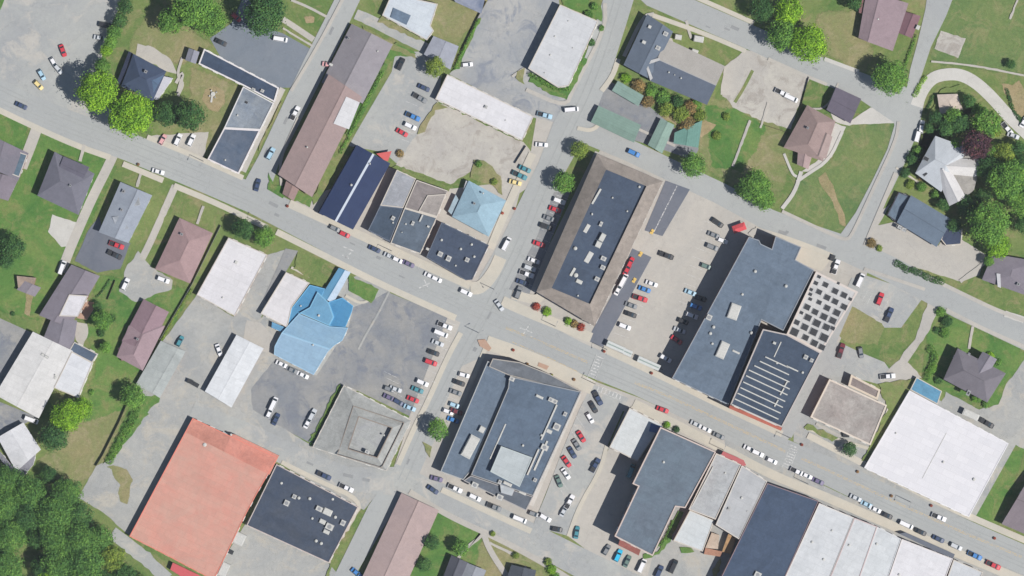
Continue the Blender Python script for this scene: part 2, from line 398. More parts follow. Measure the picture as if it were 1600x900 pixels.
sheet('parking_lot', [(955, 128), (1005, 158), (1038, 186), (1092, 232), (1084, 250), (1000, 222), (925, 200), (886, 196), (900, 190), (936, 140)], A2)
sheet('gravel_yard', [(1166, 78), (1210, 84), (1264, 120), (1236, 202), (1200, 192), (1145, 168), (1128, 150)], K5, jit=0.25)
sheet('parking_lot', [(1078, 296), (1160, 340), (1175, 368), (1052, 592), (936, 545), (985, 390), (1007, 358), (1035, 369)], K1)
sheet('plaza', [(930, 236), (1042, 280), (1032, 372), (1020, 402), (988, 390), (946, 470), (918, 526), (770, 470), (790, 455), (836, 470), (832, 440), (850, 400)], K1)
sheet('parking_lot', [(605, 456), (712, 500), (650, 655), (537, 600), (500, 700), (395, 645), (388, 610), (420, 560), (495, 587), (545, 510), (552, 480), (580, 470)], A2)
sheet('pavement', [(418, 398), (446, 390), (430, 450), (408, 495), (432, 532), (434, 556), (392, 608), (395, 640), (490, 698), (604, 730), (600, 760), (566, 800), (434, 722), (300, 655), (203, 838), (160, 800), (122, 778), (150, 728), (178, 715), (215, 612), (252, 536), (308, 460), (365, 495)], K2, jit=0.1)
sheet('lawn', [(215, 612), (250, 622), (178, 716), (160, 726)], G2, jit=0.4)
patch('weeds', [(165, 728), (198, 733), (208, 750), (199, 788), (188, 784), (188, 757)], G3, 1.0)
sheet('parking_lot', [(1340, 440), (1346, 428), (1412, 450), (1440, 468), (1408, 512), (1382, 512), (1352, 492), (1326, 478)], A5)
sheet('lawn', [(1330, 478), (1352, 490), (1382, 512), (1372, 540), (1320, 534), (1308, 520)], G3, jit=0.4)
sheet('parking_lot', [(1300, 530), (1348, 552), (1382, 566), (1400, 592), (1372, 600), (1326, 588), (1292, 590), (1262, 655), (1228, 690), (1216, 680), (1285, 585)], A5)
sheet('parking_lot', [(1392, 318), (1372, 352), (1402, 346), (1466, 384), (1484, 362), (1540, 398), (1530, 430), (1502, 440), (1424, 416), (1352, 380), (1375, 330)], K1, jit=0.1)
sheet('parking_lot', [(1602, 560), (1640, 570), (1640, 720), (1580, 692), (1470, 632), (1478, 612), (1530, 640), (1560, 632), (1572, 600)], K2, jit=0.15)
sheet('parking_lot', [(952, 700), (996, 720), (990, 750), (960, 838), (1020, 868), (1015, 910), (985, 910), (888, 838), (925, 745)], K1)
sheet('parking_lot', [(1020, 866), (1055, 842), (1100, 860), (1158, 842), (1128, 910), (1010, 910)], K2)
sheet('parking_lot', [(390, 808), (513, 880), (540, 910), (330, 910), (345, 880)], K2)
sheet('parking_lot', [(-20, 488), (50, 520), (-20, 640)], A2)
sheet('parking_lot', [(-20, 620), (60, 652), (34, 664), (-20, 700)], A2)
sheet('driveway', [(155, 338), (160, 362), (204, 380), (188, 420), (152, 426), (117, 408), (138, 360)], A4, jit=0.1)
sheet('driveway', [(82, 335), (122, 348), (112, 385), (96, 386), (75, 362)], K4, jit=0.15)
ribbon('driveway', [(180, 236), (168, 262), (146, 305), (126, 350), (108, 392), (96, 425)], 15, K1, jit=0.15)
ribbon('driveway', [(274, 290), (252, 340), (232, 385), (216, 415)], 11, K1, jit=0.15)
sheet('driveway', [(216, 392), (232, 412), (270, 438), (268, 452), (212, 472), (186, 455), (196, 420)], K2, jit=0.25)
ribbon('driveway', [(62, 188), (50, 222), (34, 262)], 17, K1, jit=0.15)
sheet('driveway', [(1320, 195), (1304, 190), (1296, 172), (1330, 188), (1360, 168), (1402, 172), (1405, 192)], K4, jit=0.15)
sheet('driveway', [(1301, 192), (1322, 198), (1300, 245), (1270, 268), (1252, 268), (1284, 246)], K4, jit=0.1)
sheet('driveway', [(1452, 466), (1470, 474), (1450, 520), (1418, 566), (1440, 590), (1380, 600), (1372, 592), (1400, 566), (1430, 530)], K1, jit=0.15)
sheet('driveway', [(1132, 104), (1165, 78), (1176, 84), (1162, 118), (1148, 150), (1126, 148)], K1, jit=0.2)
ribbon('weeds', [(1176, 110), (1162, 138), (1148, 160)], 5, G1, jit=0.3)
sheet('patio', [(215, 68), (240, 74), (266, 92), (278, 116), (262, 112), (212, 86)], K1, jit=0.2)
sheet('patio', [(1470, 48), (1509, 60), (1497, 91), (1460, 76)], K5, jit=0.15)
sheet('patio', [(135, 470), (152, 474), (136, 500), (120, 497)], BRK)
sheet('patio', [(118, 503), (136, 506), (138, 520), (130, 540), (150, 556), (128, 545), (118, 530)], K1, jit=0.15)
sheet('patio', [(1212, 372), (1252, 386), (1300, 402), (1284, 424), (1242, 408), (1250, 388)], K3)
sheet('patio', [(1000, 52), (1050, 60), (1052, 66), (1012, 62)], K1, jit=0.2)
sheet('patio', [(386, 500), (408, 505), (432, 532), (428, 552), (400, 548), (380, 530)], K1, jit=0.2)
sheet('patio', [(310, 660), (330, 640), (380, 660), (372, 690), (365, 680)], K1, jit=0.2)

sheet('pavement', [(700, 494), (724, 503), (664, 668), (636, 660)], K1)
sheet('pavement', [(900, 585), (1000, 622), (1130, 682), (1140, 725), (1030, 670), (985, 645), (905, 625)], K1)
sheet('pavement', [(640, 655), (666, 668), (640, 735), (612, 740)], K1)
# streets
MAIN = [(-40, 128), (40, 166), (100, 192), (200, 229), (300, 270), (400, 312), (500, 363), (600, 413), (700, 460), (760, 490), (830, 522), (900, 556), (1000, 598), (1100, 646), (1200, 697), (1300, 739), (1400, 788), (1500, 831), (1640, 892)]
CROSS = [(975, -30), (960, 20), (938, 90), (915, 150), (888, 205), (862, 262), (838, 320), (812, 385), (782, 445), (760, 490), (735, 535), (706, 590), (678, 645), (652, 700), (628, 752), (592, 800), (535, 905)]
ribbon('road', [(-60, 120)]+MAIN, [40, 42, 42, 44, 44, 44, 46, 48, 55, 60, 62, 52, 46, 42, 42, 42, 44, 44, 44, 44], A1)
ribbon('road', [(552, -20), (528, 30), (492, 102), (452, 184), (420, 250), (398, 300)], [36, 37, 38, 36, 34, 44], A1)
ribbon('road', CROSS, [46, 46, 46, 48, 54, 44, 52, 62, 70, 66, 52, 46, 42, 38, 42, 38, 28], A1)
ribbon('road', [(985, -40), (1020, -8), (1100, 27), (1190, 66), (1275, 106), (1350, 136), (1412, 166)], [36, 38, 38, 38, 38, 40, 60], A1)
ribbon('road', [(1475, -30), (1462, 20), (1444, 70), (1432, 110), (1424, 140), (1420, 160)], [46, 34, 22, 20, 15, 12], A1)
ribbon('road', [(1418, 160), (1416, 200), (1402, 240), (1378, 290), (1352, 340), (1325, 392)], [52, 38, 34, 34, 34, 50], A1)
ribbon('road', [(886, 190), (930, 212), (985, 236), (1050, 267), (1125, 302), (1200, 343), (1250, 362), (1325, 390), (1400, 425), (1500, 478), (1600, 524), (1660, 552)], [50, 36, 34, 34, 34, 34, 34, 40, 40, 40, 42, 42], A1)
ribbon('road', [(300, 640), (400, 685), (475, 722), (540, 748), (625, 752), (700, 782), (780, 814), (850, 850), (920, 886), (1000, 925)], [28, 36, 38, 38, 46, 44, 42, 44, 46, 46], A5)
sheet('road', [(925, 600), (982, 622), (952, 690), (930, 740), (908, 790), (890, 838), (832, 822), (852, 775), (880, 700), (905, 640)], A5)
ribbon('road', [(1432, 166), (1440, 142), (1456, 122), (1476, 116), (1500, 116), (1524, 128), (1550, 152), (1576, 182), (1610, 214)], 19, K4)
ribbon('alley', [(556, 22), (600, 42), (640, 62), (680, 84)], [16, 18, 18, 16], A5, jit=0.1)
sheet('alley', [(1040, 282), (1078, 296), (1035, 369), (1007, 360)], A4)
sheet('alley', [(988, 388), (1018, 402), (942, 542), (917, 532), (955, 463)], A4)
sheet('alley', [(446, 388), (466, 392), (432, 450), (416, 472), (412, 466)], A2)
ribbon('alley', [(1340, 438), (1318, 484), (1292, 545), (1255, 620), (1228, 680)], 20, A1)
ribbon('alley', [(175, 832), (215, 862), (262, 905)], 20, A5, jit=0.3)
sheet('parking_bay', [(866, 300), (892, 298), (826, 462), (795, 452), (838, 372)], A2)
sheet('parking_bay', [(722, 572), (748, 560), (700, 672), (682, 660)], K1)

# worn lanes and patched places in the asphalt
W1 = paving('asphalt_worn', (176, 179, 177), (170, 173, 172), 0.07, 0.1, cracks=False); W2 = paving('asphalt_patch', (150, 153, 155), (160, 162, 162), 0.06, 0.3, cracks=False)
for off in (-17, -12, -6, 6, 12, 17):
    if abs(off) != 17: ribbon('worn_lane', [(x-off*0.4, y+off*0.9) for x, y in MAIN], 1.9, W1)
for off in (-6, 5): ribbon('worn_lane', [(x+off*0.9, y+off*0.4) for x, y in CROSS[:-2]], 1.7, W1)
ribbon('worn_lane', [(608, 456), (590, 492), (572, 522), (560, 546)], 3.2, K2, jit=0.3)
rp = random.Random(4)
for k in range(26):
    line = (MAIN, CROSS, [(1020, -8), (1100, 27), (1190, 66), (1275, 106), (1350, 136)], [(930, 212), (1050, 267), (1200, 343), (1325, 390), (1500, 478), (1600, 524)], [(400, 685), (540, 748), (700, 782), (850, 850)], [(528, 30), (452, 184), (420, 250)])[k % 6]
    i = rp.randrange(len(line)-1); t = rp.random(); a = Vector(line[i]); b = Vector(line[i+1]); p = a.lerp(b, t); d = (b-a).normalized(); nn = Vector((-d.y, d.x)); p += nn*rp.uniform(-13, 13)
    l, w = rp.uniform(4, 16), rp.uniform(2, 6); sheet('road_repair', [tuple(p-d*l/2-nn*w/2), tuple(p+d*l/2-nn*w/2), tuple(p+d*l/2+nn*w/2), tuple(p-d*l/2+nn*w/2)], W2)

# pavements (raised kerbs)
K = 0.09
def walk(pts, w=9, m=K3): ribbon('pavement', pts, w, m, raised=K)
walk([(-30, 158), (40, 192), (120, 228), (172, 246)]); walk([(192, 256), (255, 282)]); walk([(272, 290), (340, 318), (418, 356)])
walk([(432, 362), (500, 396), (590, 442), (712, 497)], 10)
walk([(452, 318), (500, 340), (560, 366), (640, 404), (735, 446)], 13)
walk([(230, 214), (290, 238), (380, 278)], 8)
walk([(782, 402), (772, 425), (752, 450), (735, 450)], 20)
walk([(766, 388), (795, 318), (832, 240)], 12)
walk([(785, 470), (820, 486), (870, 506), (924, 528)], 16)
walk([(846, 455), (842, 470), (800, 460)], 14)
walk([(720, 520), (700, 556), (665, 635), (650, 662), (622, 726)], 8)
walk([(760, 535), (820, 556), (880, 582), (926, 606)], 22)
walk([(758, 545), (740, 590), (712, 650)], 7)
walk([(905, 615), (868, 700), (830, 790)], 7, K4)
walk([(942, 545), (1000, 572), (1050, 596), (1140, 640), (1222, 678)], 10)
walk([(990, 630), (1040, 655), (1120, 696), (1205, 742), (1290, 776), (1400, 824), (1500, 866), (1600, 908)], 14)
walk([(1262, 680), (1348, 724), (1440, 772), (1512, 806), (1620, 852)], 10)
walk([(948, 696), (938, 735), (905, 790), (888, 838)], 6)
walk([(830, 830), (790, 812), (690, 765)], 9)
walk([(640, 768), (700, 806), (780, 842), (850, 880), (890, 905)], 9, K1)
walk([(440, 722), (500, 752), (566, 782), (552, 812), (515, 880)], 7)
walk([(940, 190), (925, 205), (902, 200)], 6); walk([(966, 92), (958, 118), (940, 142)], 8)
walk([(975, 88), (1005, 25), (1022, 22)], 6, K1)
walk([(822, 140), (884, 168), (895, 140), (946, 45), (945, 5)], 6, K1)
walk([(818, 118), (822, 104), (800, 120)], 4, K1)
walk([(1020, 24), (1100, 52), (1165, 80)], 7); walk([(1060, -16), (1120, 10), (1178, 36)], 7)
walk([(1288, 92), (1342, 112)], 6, K4); walk([(1200, 92), (1262, 120), (1292, 132)], 5, K1)
walk([(1222, 330), (1290, 362), (1322, 376), (1332, 366), (1362, 300), (1400, 220), (1404, 190)], 5, K1)
walk([(1180, 358), (1240, 376), (1300, 400)], 8); walk([(1352, 384), (1368, 345), (1400, 270)], 7, K1)
walk([(1445, 452), (1350, 420)], 5, K1); walk([(1478, 484), (1540, 516), (1620, 550)], 6, K1)
walk([(1440, 428), (1510, 462), (1560, 486), (1640, 515)], 6, K1)
walk([(1172, 368), (1182, 358), (1205, 368)], 9, K1)
walk([(466, 184), (436, 250), (440, 292)], 4, K1); walk([(442, 138), (406, 212), (380, 268)], 9, K1); walk([(540, -10), (498, 70), (455, 142)], 5, K1)
walk([(1030, 660), (985, 638)], 8)
walk([(1055, 228), (985, 196)], 4, K1)
walk([(1258, 668), (1300, 684), (1362, 702)], 5, K3); walk([(1392, 632), (1364, 700)], 5, K3)
# garden paths
def path(pts, w=4, m=K1): ribbon('path', pts, w, m, jit=0.08)
path([(132, 226), (125, 252)], 5); path([(220, 272), (214, 292)]); path([(318, 322), (308, 350)])
path([(1252, 268), (1242, 300), (1222, 326)], 6, K4); path([(1225, 240), (1238, 272), (1245, 276)], 4, K4); path([(1316, 206), (1296, 250), (1262, 272), (1245, 284)], 5, K4)
path([(1172, 188), (1145, 260)]); path([(1200, 160), (1188, 200)], 3); path([(700, 905), (720, 862), (760, 832), (752, 828)], 5, K1)
path([(795, 905), (765, 860), (755, 832)], 9, K1); path([(810, 870), (765, 848)]); path([(830, 905), (820, 885)])
path([(1520, 510), (1514, 545)], 4, K1); path([(1455, 96), (1520, 102), (1600, 118)], 3, K1); path([(1578, 30), (1590, 0)], 3, K1)
path([(455, 0), (480, 10), (510, 26)], 4, K1); path([(442, 30), (465, 45), (490, 62)], 9, K1); path([(442, 44), (488, 72)], 3, K1)
path([(1310, 130), (1292, 170), (1262, 170)], 3, K1); path([(1072, 32), (1080, 60)], 4, K1); path([(455, 418), (500, 440)], 4, K3)
path([(480, 295), (505, 260), (535, 200)], 3, K1); path([(285, 90), (276, 118), (288, 130), (278, 150)], 4, K1)
path([(332, 148), (330, 160)], 3, K4); path([(1385, 645), (1400, 600)], 3); path([(1275, 662), (1330, 690)], 4); path([(275, 130), (288, 108), (278, 146)], 5, K1)
path([(1545, 405), (1500, 440)], 6, K1); path([(1435, 285), (1400, 262)], 3, K3); path([(1570, 490), (1600, 500)], 10, K4)
path([(545, 440), (585, 462), (566, 476), (540, 462)], 4, K3)
# brick corner, grass left inside paved areas
sheet('brick_paving', [(746, 531), (758, 530), (768, 544), (764, 549), (750, 541)], BRK, raised=0.14)
sheet('brick_paving', [(842, 566), (858, 572), (854, 578), (840, 572)], BRK, raised=0.14)
def turf(poly, m=G2): sheet('lawn', poly, m, raised=0.03, jit=0.3)
turf([(655, 200), (683, 160), (700, 168), (680, 172), (664, 206), (652, 210)], G3)
turf([(612, 72), (620, 66), (650, 84), (640, 88), (618, 88), (600, 112), (584, 148), (560, 190), (546, 222), (532, 226), (548, 190), (580, 130), (600, 100)])
turf([(718, 108), (705, 112), (722, 80), (744, 30), (752, 28), (735, 66), (722, 92)])
turf([(828, 112), (868, 135), (886, 140), (892, 116), (912, 90), (918, 92), (898, 132), (886, 155), (868, 150), (826, 128)])
turf([(875, -5), (938, -5), (940, 34), (905, 18), (880, 8)]); turf([(808, 112), (820, 106), (820, 132), (806, 122)], G3)
turf([(620, 258), (655, 275), (705, 292), (700, 300), (650, 283), (612, 262)], G1)
turf([(740, 250), (762, 255), (782, 275), (785, 305), (770, 290), (735, 278)], G3)
turf([(1212, 470), (1216, 470), (1216, 474)]); turf([(465, 394), (520, 420), (514, 440), (500, 444), (458, 420)], G1); turf([(545, 430), (592, 452), (580, 474), (545, 454)])
turf([(1262, 662), (1310, 684), (1300, 690), (1256, 668)], G1); turf([(1372, 600), (1430, 590), (1420, 612), (1362, 718), (1346, 720), (1388, 640)], G1)
turf([(428, 290), (450, 292), (442, 310), (418, 296), (420, 270)]); turf([(462, 298), (490, 308), (484, 324), (458, 312)])
turf([(500, 160), (504, 168), (470, 240), (490, 310), (486, 320), (532, 225), (524, 232)], G1) if False else None
turf([(534, 205), (548, 215), (506, 300), (490, 320), (488, 310), (510, 262)], G1)
turf([(407, 222), (440, 158), (438, 166), (404, 236)], G3)
turf([(575, 62), (600, 72), (650, 92), (648, 84), (598, 60), (570, 45), (566, 40)], G3)
turf([(598, 24), (604, 30), (665, 62), (650, 62), (590, 35)], G3)
turf([(1330, 600), (1326, 590), (1300, 592)]) if False else None
turf([(1545, 165), (1605, 235), (1605, 330), (1560, 330), (1500, 230), (1440, 210), (1430, 260), (1450, 180), (1470, 140), (1500, 132)], G1)
turf([(565, 795), (570, 798), (530, 862), (512, 905), (506, 905), (524, 860)], G1)
turf([(487, 688), (535, 605), (531, 600), (482, 690)], G2); turf([(1030, 866), (1050, 840), (1068, 800), (1060, 798), (1028, 862), (1005, 866), (1005, 874)], G2)
turf([(1062, 855), (1080, 856), (1085, 862), (1065, 864)]); turf([(1126, 872), (1120, 905), (1108, 905)], G3)
turf([(660, 690), (675, 698), (672, 715), (665, 705)], G3)

# painted markings: one sheet of paint on the road surface
mk = MB(); mw = MB()
def stripe(m, a, b, w=0.15, lift=0.012):
    (x0, y0), (x1, y1) = P(a), P(b); L = hypot(x1-x0, y1-y0); z = max(gz(a), gz(b), gz(((a[0]+b[0])/2, (a[1]+b[1])/2)))+lift
    nx, ny = -(y1-y0)/L*w/2, (x1-x0)/L*w/2
    m.add([(x0+nx, y0+ny, z), (x0-nx, y0-ny, z), (x1-nx, y1-ny, z), (x1+nx, y1+ny, z)], [(0, 1, 2, 3)])
def poly_stripe(m, pts, off=0, w=0.15):
    for i in range(len(pts)-1):
        a, b = Vector(pts[i]), Vector(pts[i+1]); d = (b-a).normalized(); nn = Vector((-d.y, d.x))*off
        stripe(m, tuple(a+nn), tuple(b+nn), w)
for off in (-1.1, 1.1):
    poly_stripe(mk, [(992, 598), (1040, 617), (1100, 645), (1200, 692), (1228, 706)], off)
    poly_stripe(mk, [(1252, 716), (1300, 738), (1400, 785), (1500, 830), (1610, 876)], off)
    poly_stripe(mk, [(790, 512), (850, 536), (918, 566)], off)
poly_stripe(mk, [(800, 534), (860, 560), (905, 582)], 0)
def crosswalk(a, b, bars=9, w=10):
    a, b = Vector(a), Vector(b); d = (b-a); n = d.normalized(); nn = Vector((-n.y, n.x))
    for k in range(bars):
        c = a+d*((k+0.5)/bars); stripe(mw, tuple(c-nn*w/2), tuple(c+nn*w/2), 0.42)
    for s in (-1, 1): stripe(mw, tuple(a+nn*w*0.62*s), tuple(b+nn*w*0.62*s), 0.2)
crosswalk((938, 556), (922, 596)); crosswalk((1242, 696), (1228, 732)); crosswalk((932, 606), (972, 622), 7, 7)
for a, b in (((535, 385), (552, 392)), ((552, 392), (540, 402)), ((535, 398), (545, 404)), ((812, 512), (832, 520)), ((818, 522), (828, 506)), ((820, 524), (832, 526)), ((655, 450), (672, 442)), ((662, 436), (668, 448))):
    stripe(mw, a, b, 0.4)
def stalls(a, b, n, dx, dy, m=None):
    for k in range(n+1):
        t = k/n; p = (a[0]+(b[0]-a[0])*t, a[1]+(b[1]-a[1])*t); stripe(m or mw, p, (p[0]+dx, p[1]+dy), 0.14)
stalls((868, 304), (806, 452), 11, 20, 8); stalls((692, 500), (640, 640), 11, 22, 9); stalls((1000, 435), (960, 520), 7, 22, 8)
stalls((1100, 345), (1038, 540), 14, 22, 8); stalls((900, 650), (872, 760), 9, 14, 20); stalls((600, 580), (612, 620), 4, 20, 10)
stalls((708, 578), (690, 640), 6, 18, 6)
for k in range(12):
    t = k/11; p = (1290+t*270, 757+t*127); stripe(mw, p, (p[0]-3, p[1]+8), 0.13)
stalls((608, 385), (690, 428), 5, -4, 9); stalls((640, 130), (622, 215), 6, 20, 8); stalls((1355, 455), (1395, 475), 5, -8, 16)
stripe(mw, (1058, 290), (1022, 362), 0.35)
tag(mk.obj('road_marking', worn_paint('yellow_road_paint', (222, 186, 110))), kind='structure'); tag(mw.obj('road_marking', worn_paint('road_paint', (214, 214, 212))), kind='structure')

# ---------------------------------------------------------------- buildings
FOOT = []                  # every wing: (world polygon, roof height)
def shrink(p, h): return P(p, h)
WIN = None
def window_mesh(big):
    mb = MB(); w, h = (1.9, 1.5) if big else (1.1, 1.35)
    mb.box(0, 0, 0, w, 0.10, h, 0, 0); mb.box(0, -0.04, 0.08, w-0.16, 0.08, h-0.16, 0, 1); mb.box(0, -0.06, h/2-0.03, w-0.1, 0.08, 0.06, 0, 0)
    mb.box(0, -0.08, -0.08, w+0.2, 0.2, 0.08, 0, 0)
    return mb.me('window', [M_FRAME, M_GLASS])
WINM = [window_mesh(False), window_mesh(True)]
def door_mesh():
    mb = MB(); mb.box(0, 0, 0, 1.1, 0.12, 2.15, 0, 0); mb.box(0, -0.04, 0.02, 0.95, 0.1, 2.05, 0, 1); mb.box(0.35, -0.11, 1.0, 0.08, 0.05, 0.12, 0, 0)
    return mb.me('door', [M_FRAME, M_DOOR])
DOORM = door_mesh()
UNITS = {}
def unit_mesh(kind, l, w, h):
    key = (kind, round(l, 1), round(w, 1), round(h, 1))
    if key in UNITS: return UNITS[key]
    mb = MB()
    if kind == 'air_conditioner':
        mb.box(0, 0, 0, l+0.25, w+0.25, 0.2, 0, 1); mb.box(0, 0, 0.2, l, w, h-0.2, 0, 0)
        k = max(1, int(round(l/w)))
        for i in range(k): mb.cyl((i-(k-1)/2)*l/k, 0, h, min(w, l/k)*0.36, 0.12, 14, 1)
        mb.box(l*0.5, 0, 0.35, 0.06, w*0.8, h-0.6, 0, 2)
    elif kind == 'roof_vent':
        mb.cyl(0, 0, 0, l*0.38, h*0.7, 12, 0); mb.cyl(0, 0, h*0.7, l*0.5, h*0.3, 12, 0, l*0.25)
    elif kind == 'roof_housing':
        mb.box(0, 0, 0, l, w, h*0.8, 0, 0); mb.box(0, 0, h*0.8, l*0.98, w*0.98, h*0.2, 0, 0, 0.86)
    elif kind == 'chimney':
        mb.box(0, 0, -1.0, l, w, h+1.0, 0, 3); mb.box(0, 0, h, l+0.16, w+0.16, 0.14, 0, 1); mb.box(0, 0, h+0.14, l*0.5, w*0.5, 0.1, 0, 2)
    elif kind == 'skylight':
        mb.box(0, 0, 0, l, w, 0.25, 0, 1); mb.box(0, 0, 0.25, l*0.88, w*0.88, 0.12, 0, 2, 0.9)
    elif kind == 'roof_rail':
        mb.box(0, 0, 0, l, w, h, 0, 0); [mb.box(x, 0, -0.25, 0.2, w*1.5, 0.25, 0, 1) for x in (-l/2+.3, 0, l/2-.3)]
    UNITS[key] = mb.me(kind, [M_WHITE, M_GREYM, M_DARK, M_BRICK]); return UNITS[key]

# heights of the eaves in metres, measured from the length of each building's shadow
EAVES = {'pale blue-white flat': 3.0, 'pale grey flat store ringed': 4.6, 'L-shaped dark slate': 5.2, 'long narrow white flat': 3.4, 'with grey stain': 2.8, 'narrow white metal': 3.2, 'large white workshop': 4.2,
         'bright blue roofed': 3.0, 'pale green-grey metal': 2.4, 'navy metal-roofed': 4.0, 'pale grey rear roof': 5.0, 'brown and beige rear': 5.2, 'dark slate corner': 4.2, 'sky-blue hipped': 3.6, 'L-shaped office': 3.0,
         'grey-brown building': 5.4, 'huge white flat': 2.5, 'pale grey-white flat': 6.2, 'tall slate-blue flat': 12.6, 'wide sloping brown': 9.6, 'largest slate-blue': 10.6, 'dotted by rows': 10.9, 'rows of white roof rails': 15.0,
         'lower central street block': 5.4, 'long pinkish-brown': 3.2, 'square dark grey hipped': 4.6, 'two small dormers': 4.4, 'pink hipped house': 3.6, 'crossed gables': 2.8, 'dark mauve-grey hipped': 6.0,
         'garage between': 3.4, 'sunken courtyard': 4.3, 'huge orange-red': 3.3, 'dark flat building adjoining': 3.0, 'red awning': 6.6, 'second pale grey': 6.8, 'long brown-roofed': 2.6, 'large pale grey house': 5.4, 'blue-grey house': 3.4}
def bld(name, label, cat, wings, units=(), extras=(), wall='brick', group=None, win=True, face=None):
    """wings: dicts t='flat'|'gable'|'hip', p=outline in photo pixels; h wall height; r rise; c roof colour"""
    f = next((v for k_, v in EAVES.items() if k_ in label), wings[0]['h']*0.98)/wings[0]['h']
    wings = [dict(w, h=w['h']*f) for w in wings]; extras = [(a, b_, c_*f, d_*f, e_) for a, b_, c_, d_, e_ in extras]
    cx = sum(q[0] for q in wings[0]['p'])/len(wings[0]['p']); cy = sum(q[1] for q in wings[0]['p'])/len(wings[0]['p'])
    X0, Y0 = P((cx, cy)); root = empty(name, (X0, Y0, 0)); tag(root, label, cat, group)
    R = lambda w: [(x-X0, y-Y0) for x, y in w]
    walls = []; wm = WALLS.get(wall, M_TANW); wb = MB()
    for w in wings:
        t = w.get('t', 'flat'); h = w['h']; r = w.get('r', 0.0); z0 = w.get('z0', 0.0); kind = w.get('k', 'membrane' if t in ('flat', 'mansard') else 'shingle')
        poly = [P(q, h) for q in w['p']]
        if len(poly) == 3: poly.append((poly[0][0]+poly[2][0]-poly[1][0], poly[0][1]+poly[2][1]-poly[1][1]))
        rname = w.get('n', 'roof')
        if t == 'flat':
            poly = ccw(poly); L = R(poly); par = w.get('par', 0.35); pw = w.get('pw', 0.35)
            FOOT.append((poly, h))
            mb = MB(); mb.prism(inset(L, 0.02), h-0.3, h, 0); mb.obj(rname, roofm(w['c'], kind, w.get('a', 0.0), w.get('v', 0.13), w.get('c2')), root)
            if z0: wb.prism(L, z0, h-0.3)
            else: wb.prism(L, 0, h-0.302)
            if par:
                pm = MB(); pm.ring(L, inset(L, pw), h-0.3, h+par)
                pm.obj('parapet', plain('parapet_%d_%d_%d' % w.get('pc', (205, 198, 188)), w.get('pc', (205, 198, 188)), 0.8), root)
        elif t == 'mansard':
            poly = ccw(poly); L = R(poly); inn = R(ccw([P(q, h) for q in w['inner']]))
            FOOT.append((poly, h))
            # match vertices by nearest corner
            mb = MB(); n = len(L)
            k0 = min(range(n), key=lambda s_: sum(hypot(inn[(i+s_) % n][0]-L[i][0], inn[(i+s_) % n][1]-L[i][1]) for i in range(n))); near = [inn[(i+k0) % n] for i in range(n)]
            mb.ring(L, near, h-2.6 if w.get('sink') else h-1.6, h-(2.0 if w.get('sink') else 1.35), h+(0.5 if w.get('sink') else 1.0)); mb.obj('sloping_roof', roofm(w['c'], 'membrane'), root)
            m2 = MB(); m2.prism(inn, h-2, h-w.get('sink', 0), 0); m2.obj('roof', roofm(w['ci'], 'membrane', c2=w.get('c2')), root)
            wb.prism(inset(L, 0.4), 0, h-(3.2 if w.get('sink') else 1.6))
            if w.get('sink'):
                for z_, d_, wd in ((h+0.5, 0.0, 0.35), (h-0.15, -3.2, 0.25)):
                    pm = MB(); o_ = inset(inn, d_); pm.ring(o_, inset(o_, wd), z_-0.5, z_+0.06); pm.obj('roof_trim', plain('brown_trim', (150, 138, 128), 0.8), root)
                pm = MB(); pm.ring(inset(L, -0.05), inset(L, 0.3), h-2.6, h-1.92); pm.obj('eaves_trim', plain('pale_trim', (200, 194, 184), 0.8), root)
        else:
            # rect p0,p1 = one gable end ; ridge runs p1->p2
            a, b, c, d = [Vector(q) for q in poly]
            FOOT.append((ccw([tuple(q) for q in (a, b, c, d)]), h))
            m0, m1 = (a+b)/2, (c+d)/2; ax = (m1-m0); Ln = ax.length; ax.normalize(); W = (b-a).length
            r = r or W*0.22; ov = w.get('ov', 0.35)
            e = ax*ov; side = (b-a).normalized()*ov; dz = r*ov/(W/2)
            A, B, Cc, Dd = a-e-side, b-e+side, c+e+side, d+e-side
            off = Vector((X0, Y0)); ang = atan2(ax.y, ax.x)
            if t == 'gable': r0, r1 = m0-e, m1+e
            else:
                k = min(W/2, Ln*0.42)*w.get('hk', 1.0); r0, r1 = m0+ax*(k-ov), m1-ax*(k-ov)
            if w.get('off'):    # ridge off centre
                sh = (b-a)*w['off']; r0 = r0+sh; r1 = r1+sh
            V = [(*(q-off), zz) for q, zz in ((A, h-dz), (B, h-dz), (Cc, h-dz), (Dd, h-dz), (r0, h+r), (r1, h+r))]
            F = [(1, 2, 5, 4), (3, 0, 4, 5), (0, 1, 4), (2, 3, 5)]
            bmk = MB(); n = len(V)
            top = V; bot = [(x, y, z-0.18) for x, y, z in V]
            fs = F+[tuple(i+n for i in f[::-1]) for f in F]+[(0, 3, 3+n, n), (1, 0, n, n+1), (2, 1, n+1, n+2), (3, 2, n+2, n+3)]
            if t == 'gable': fs = F[:2]+[tuple(i+n for i in f[::-1]) for f in F[:2]]+[(0, 3, 3+n, n), (2, 1, n+1, n+2), (1, 4, 4+n, 1+n), (4, 0, n, 4+n), (2, 2+n, 5+n, 5), (3, 5, 5+n, 3+n)]
            bmk.add(top+bot, fs); me_ = bmk.me(rname, roofm(w['c'], kind, ang, w.get('v', 0.08), w.get('c2')))
            bm = bmesh.new(); bm.from_mesh(me_); bmesh.ops.recalc_face_normals(bm, faces=bm.faces); bm.to_mesh(me_); bm.free()
            if w.get('cb'):
                me_.materials.append(roofm(w['cb'], kind, ang, 0.06))
                for pg_ in me_.polygons:
                    if pg_.normal.z > 0.3 and (pg_.center.xy-((r0+r1)/2-off)).dot(b-a) > 0: pg_.material_index = 1
            link(rname, me_, root)
            # ridge cap
            rc = MB(); q0, q1 = r0-off, r1-off; LL = (q1-q0).length
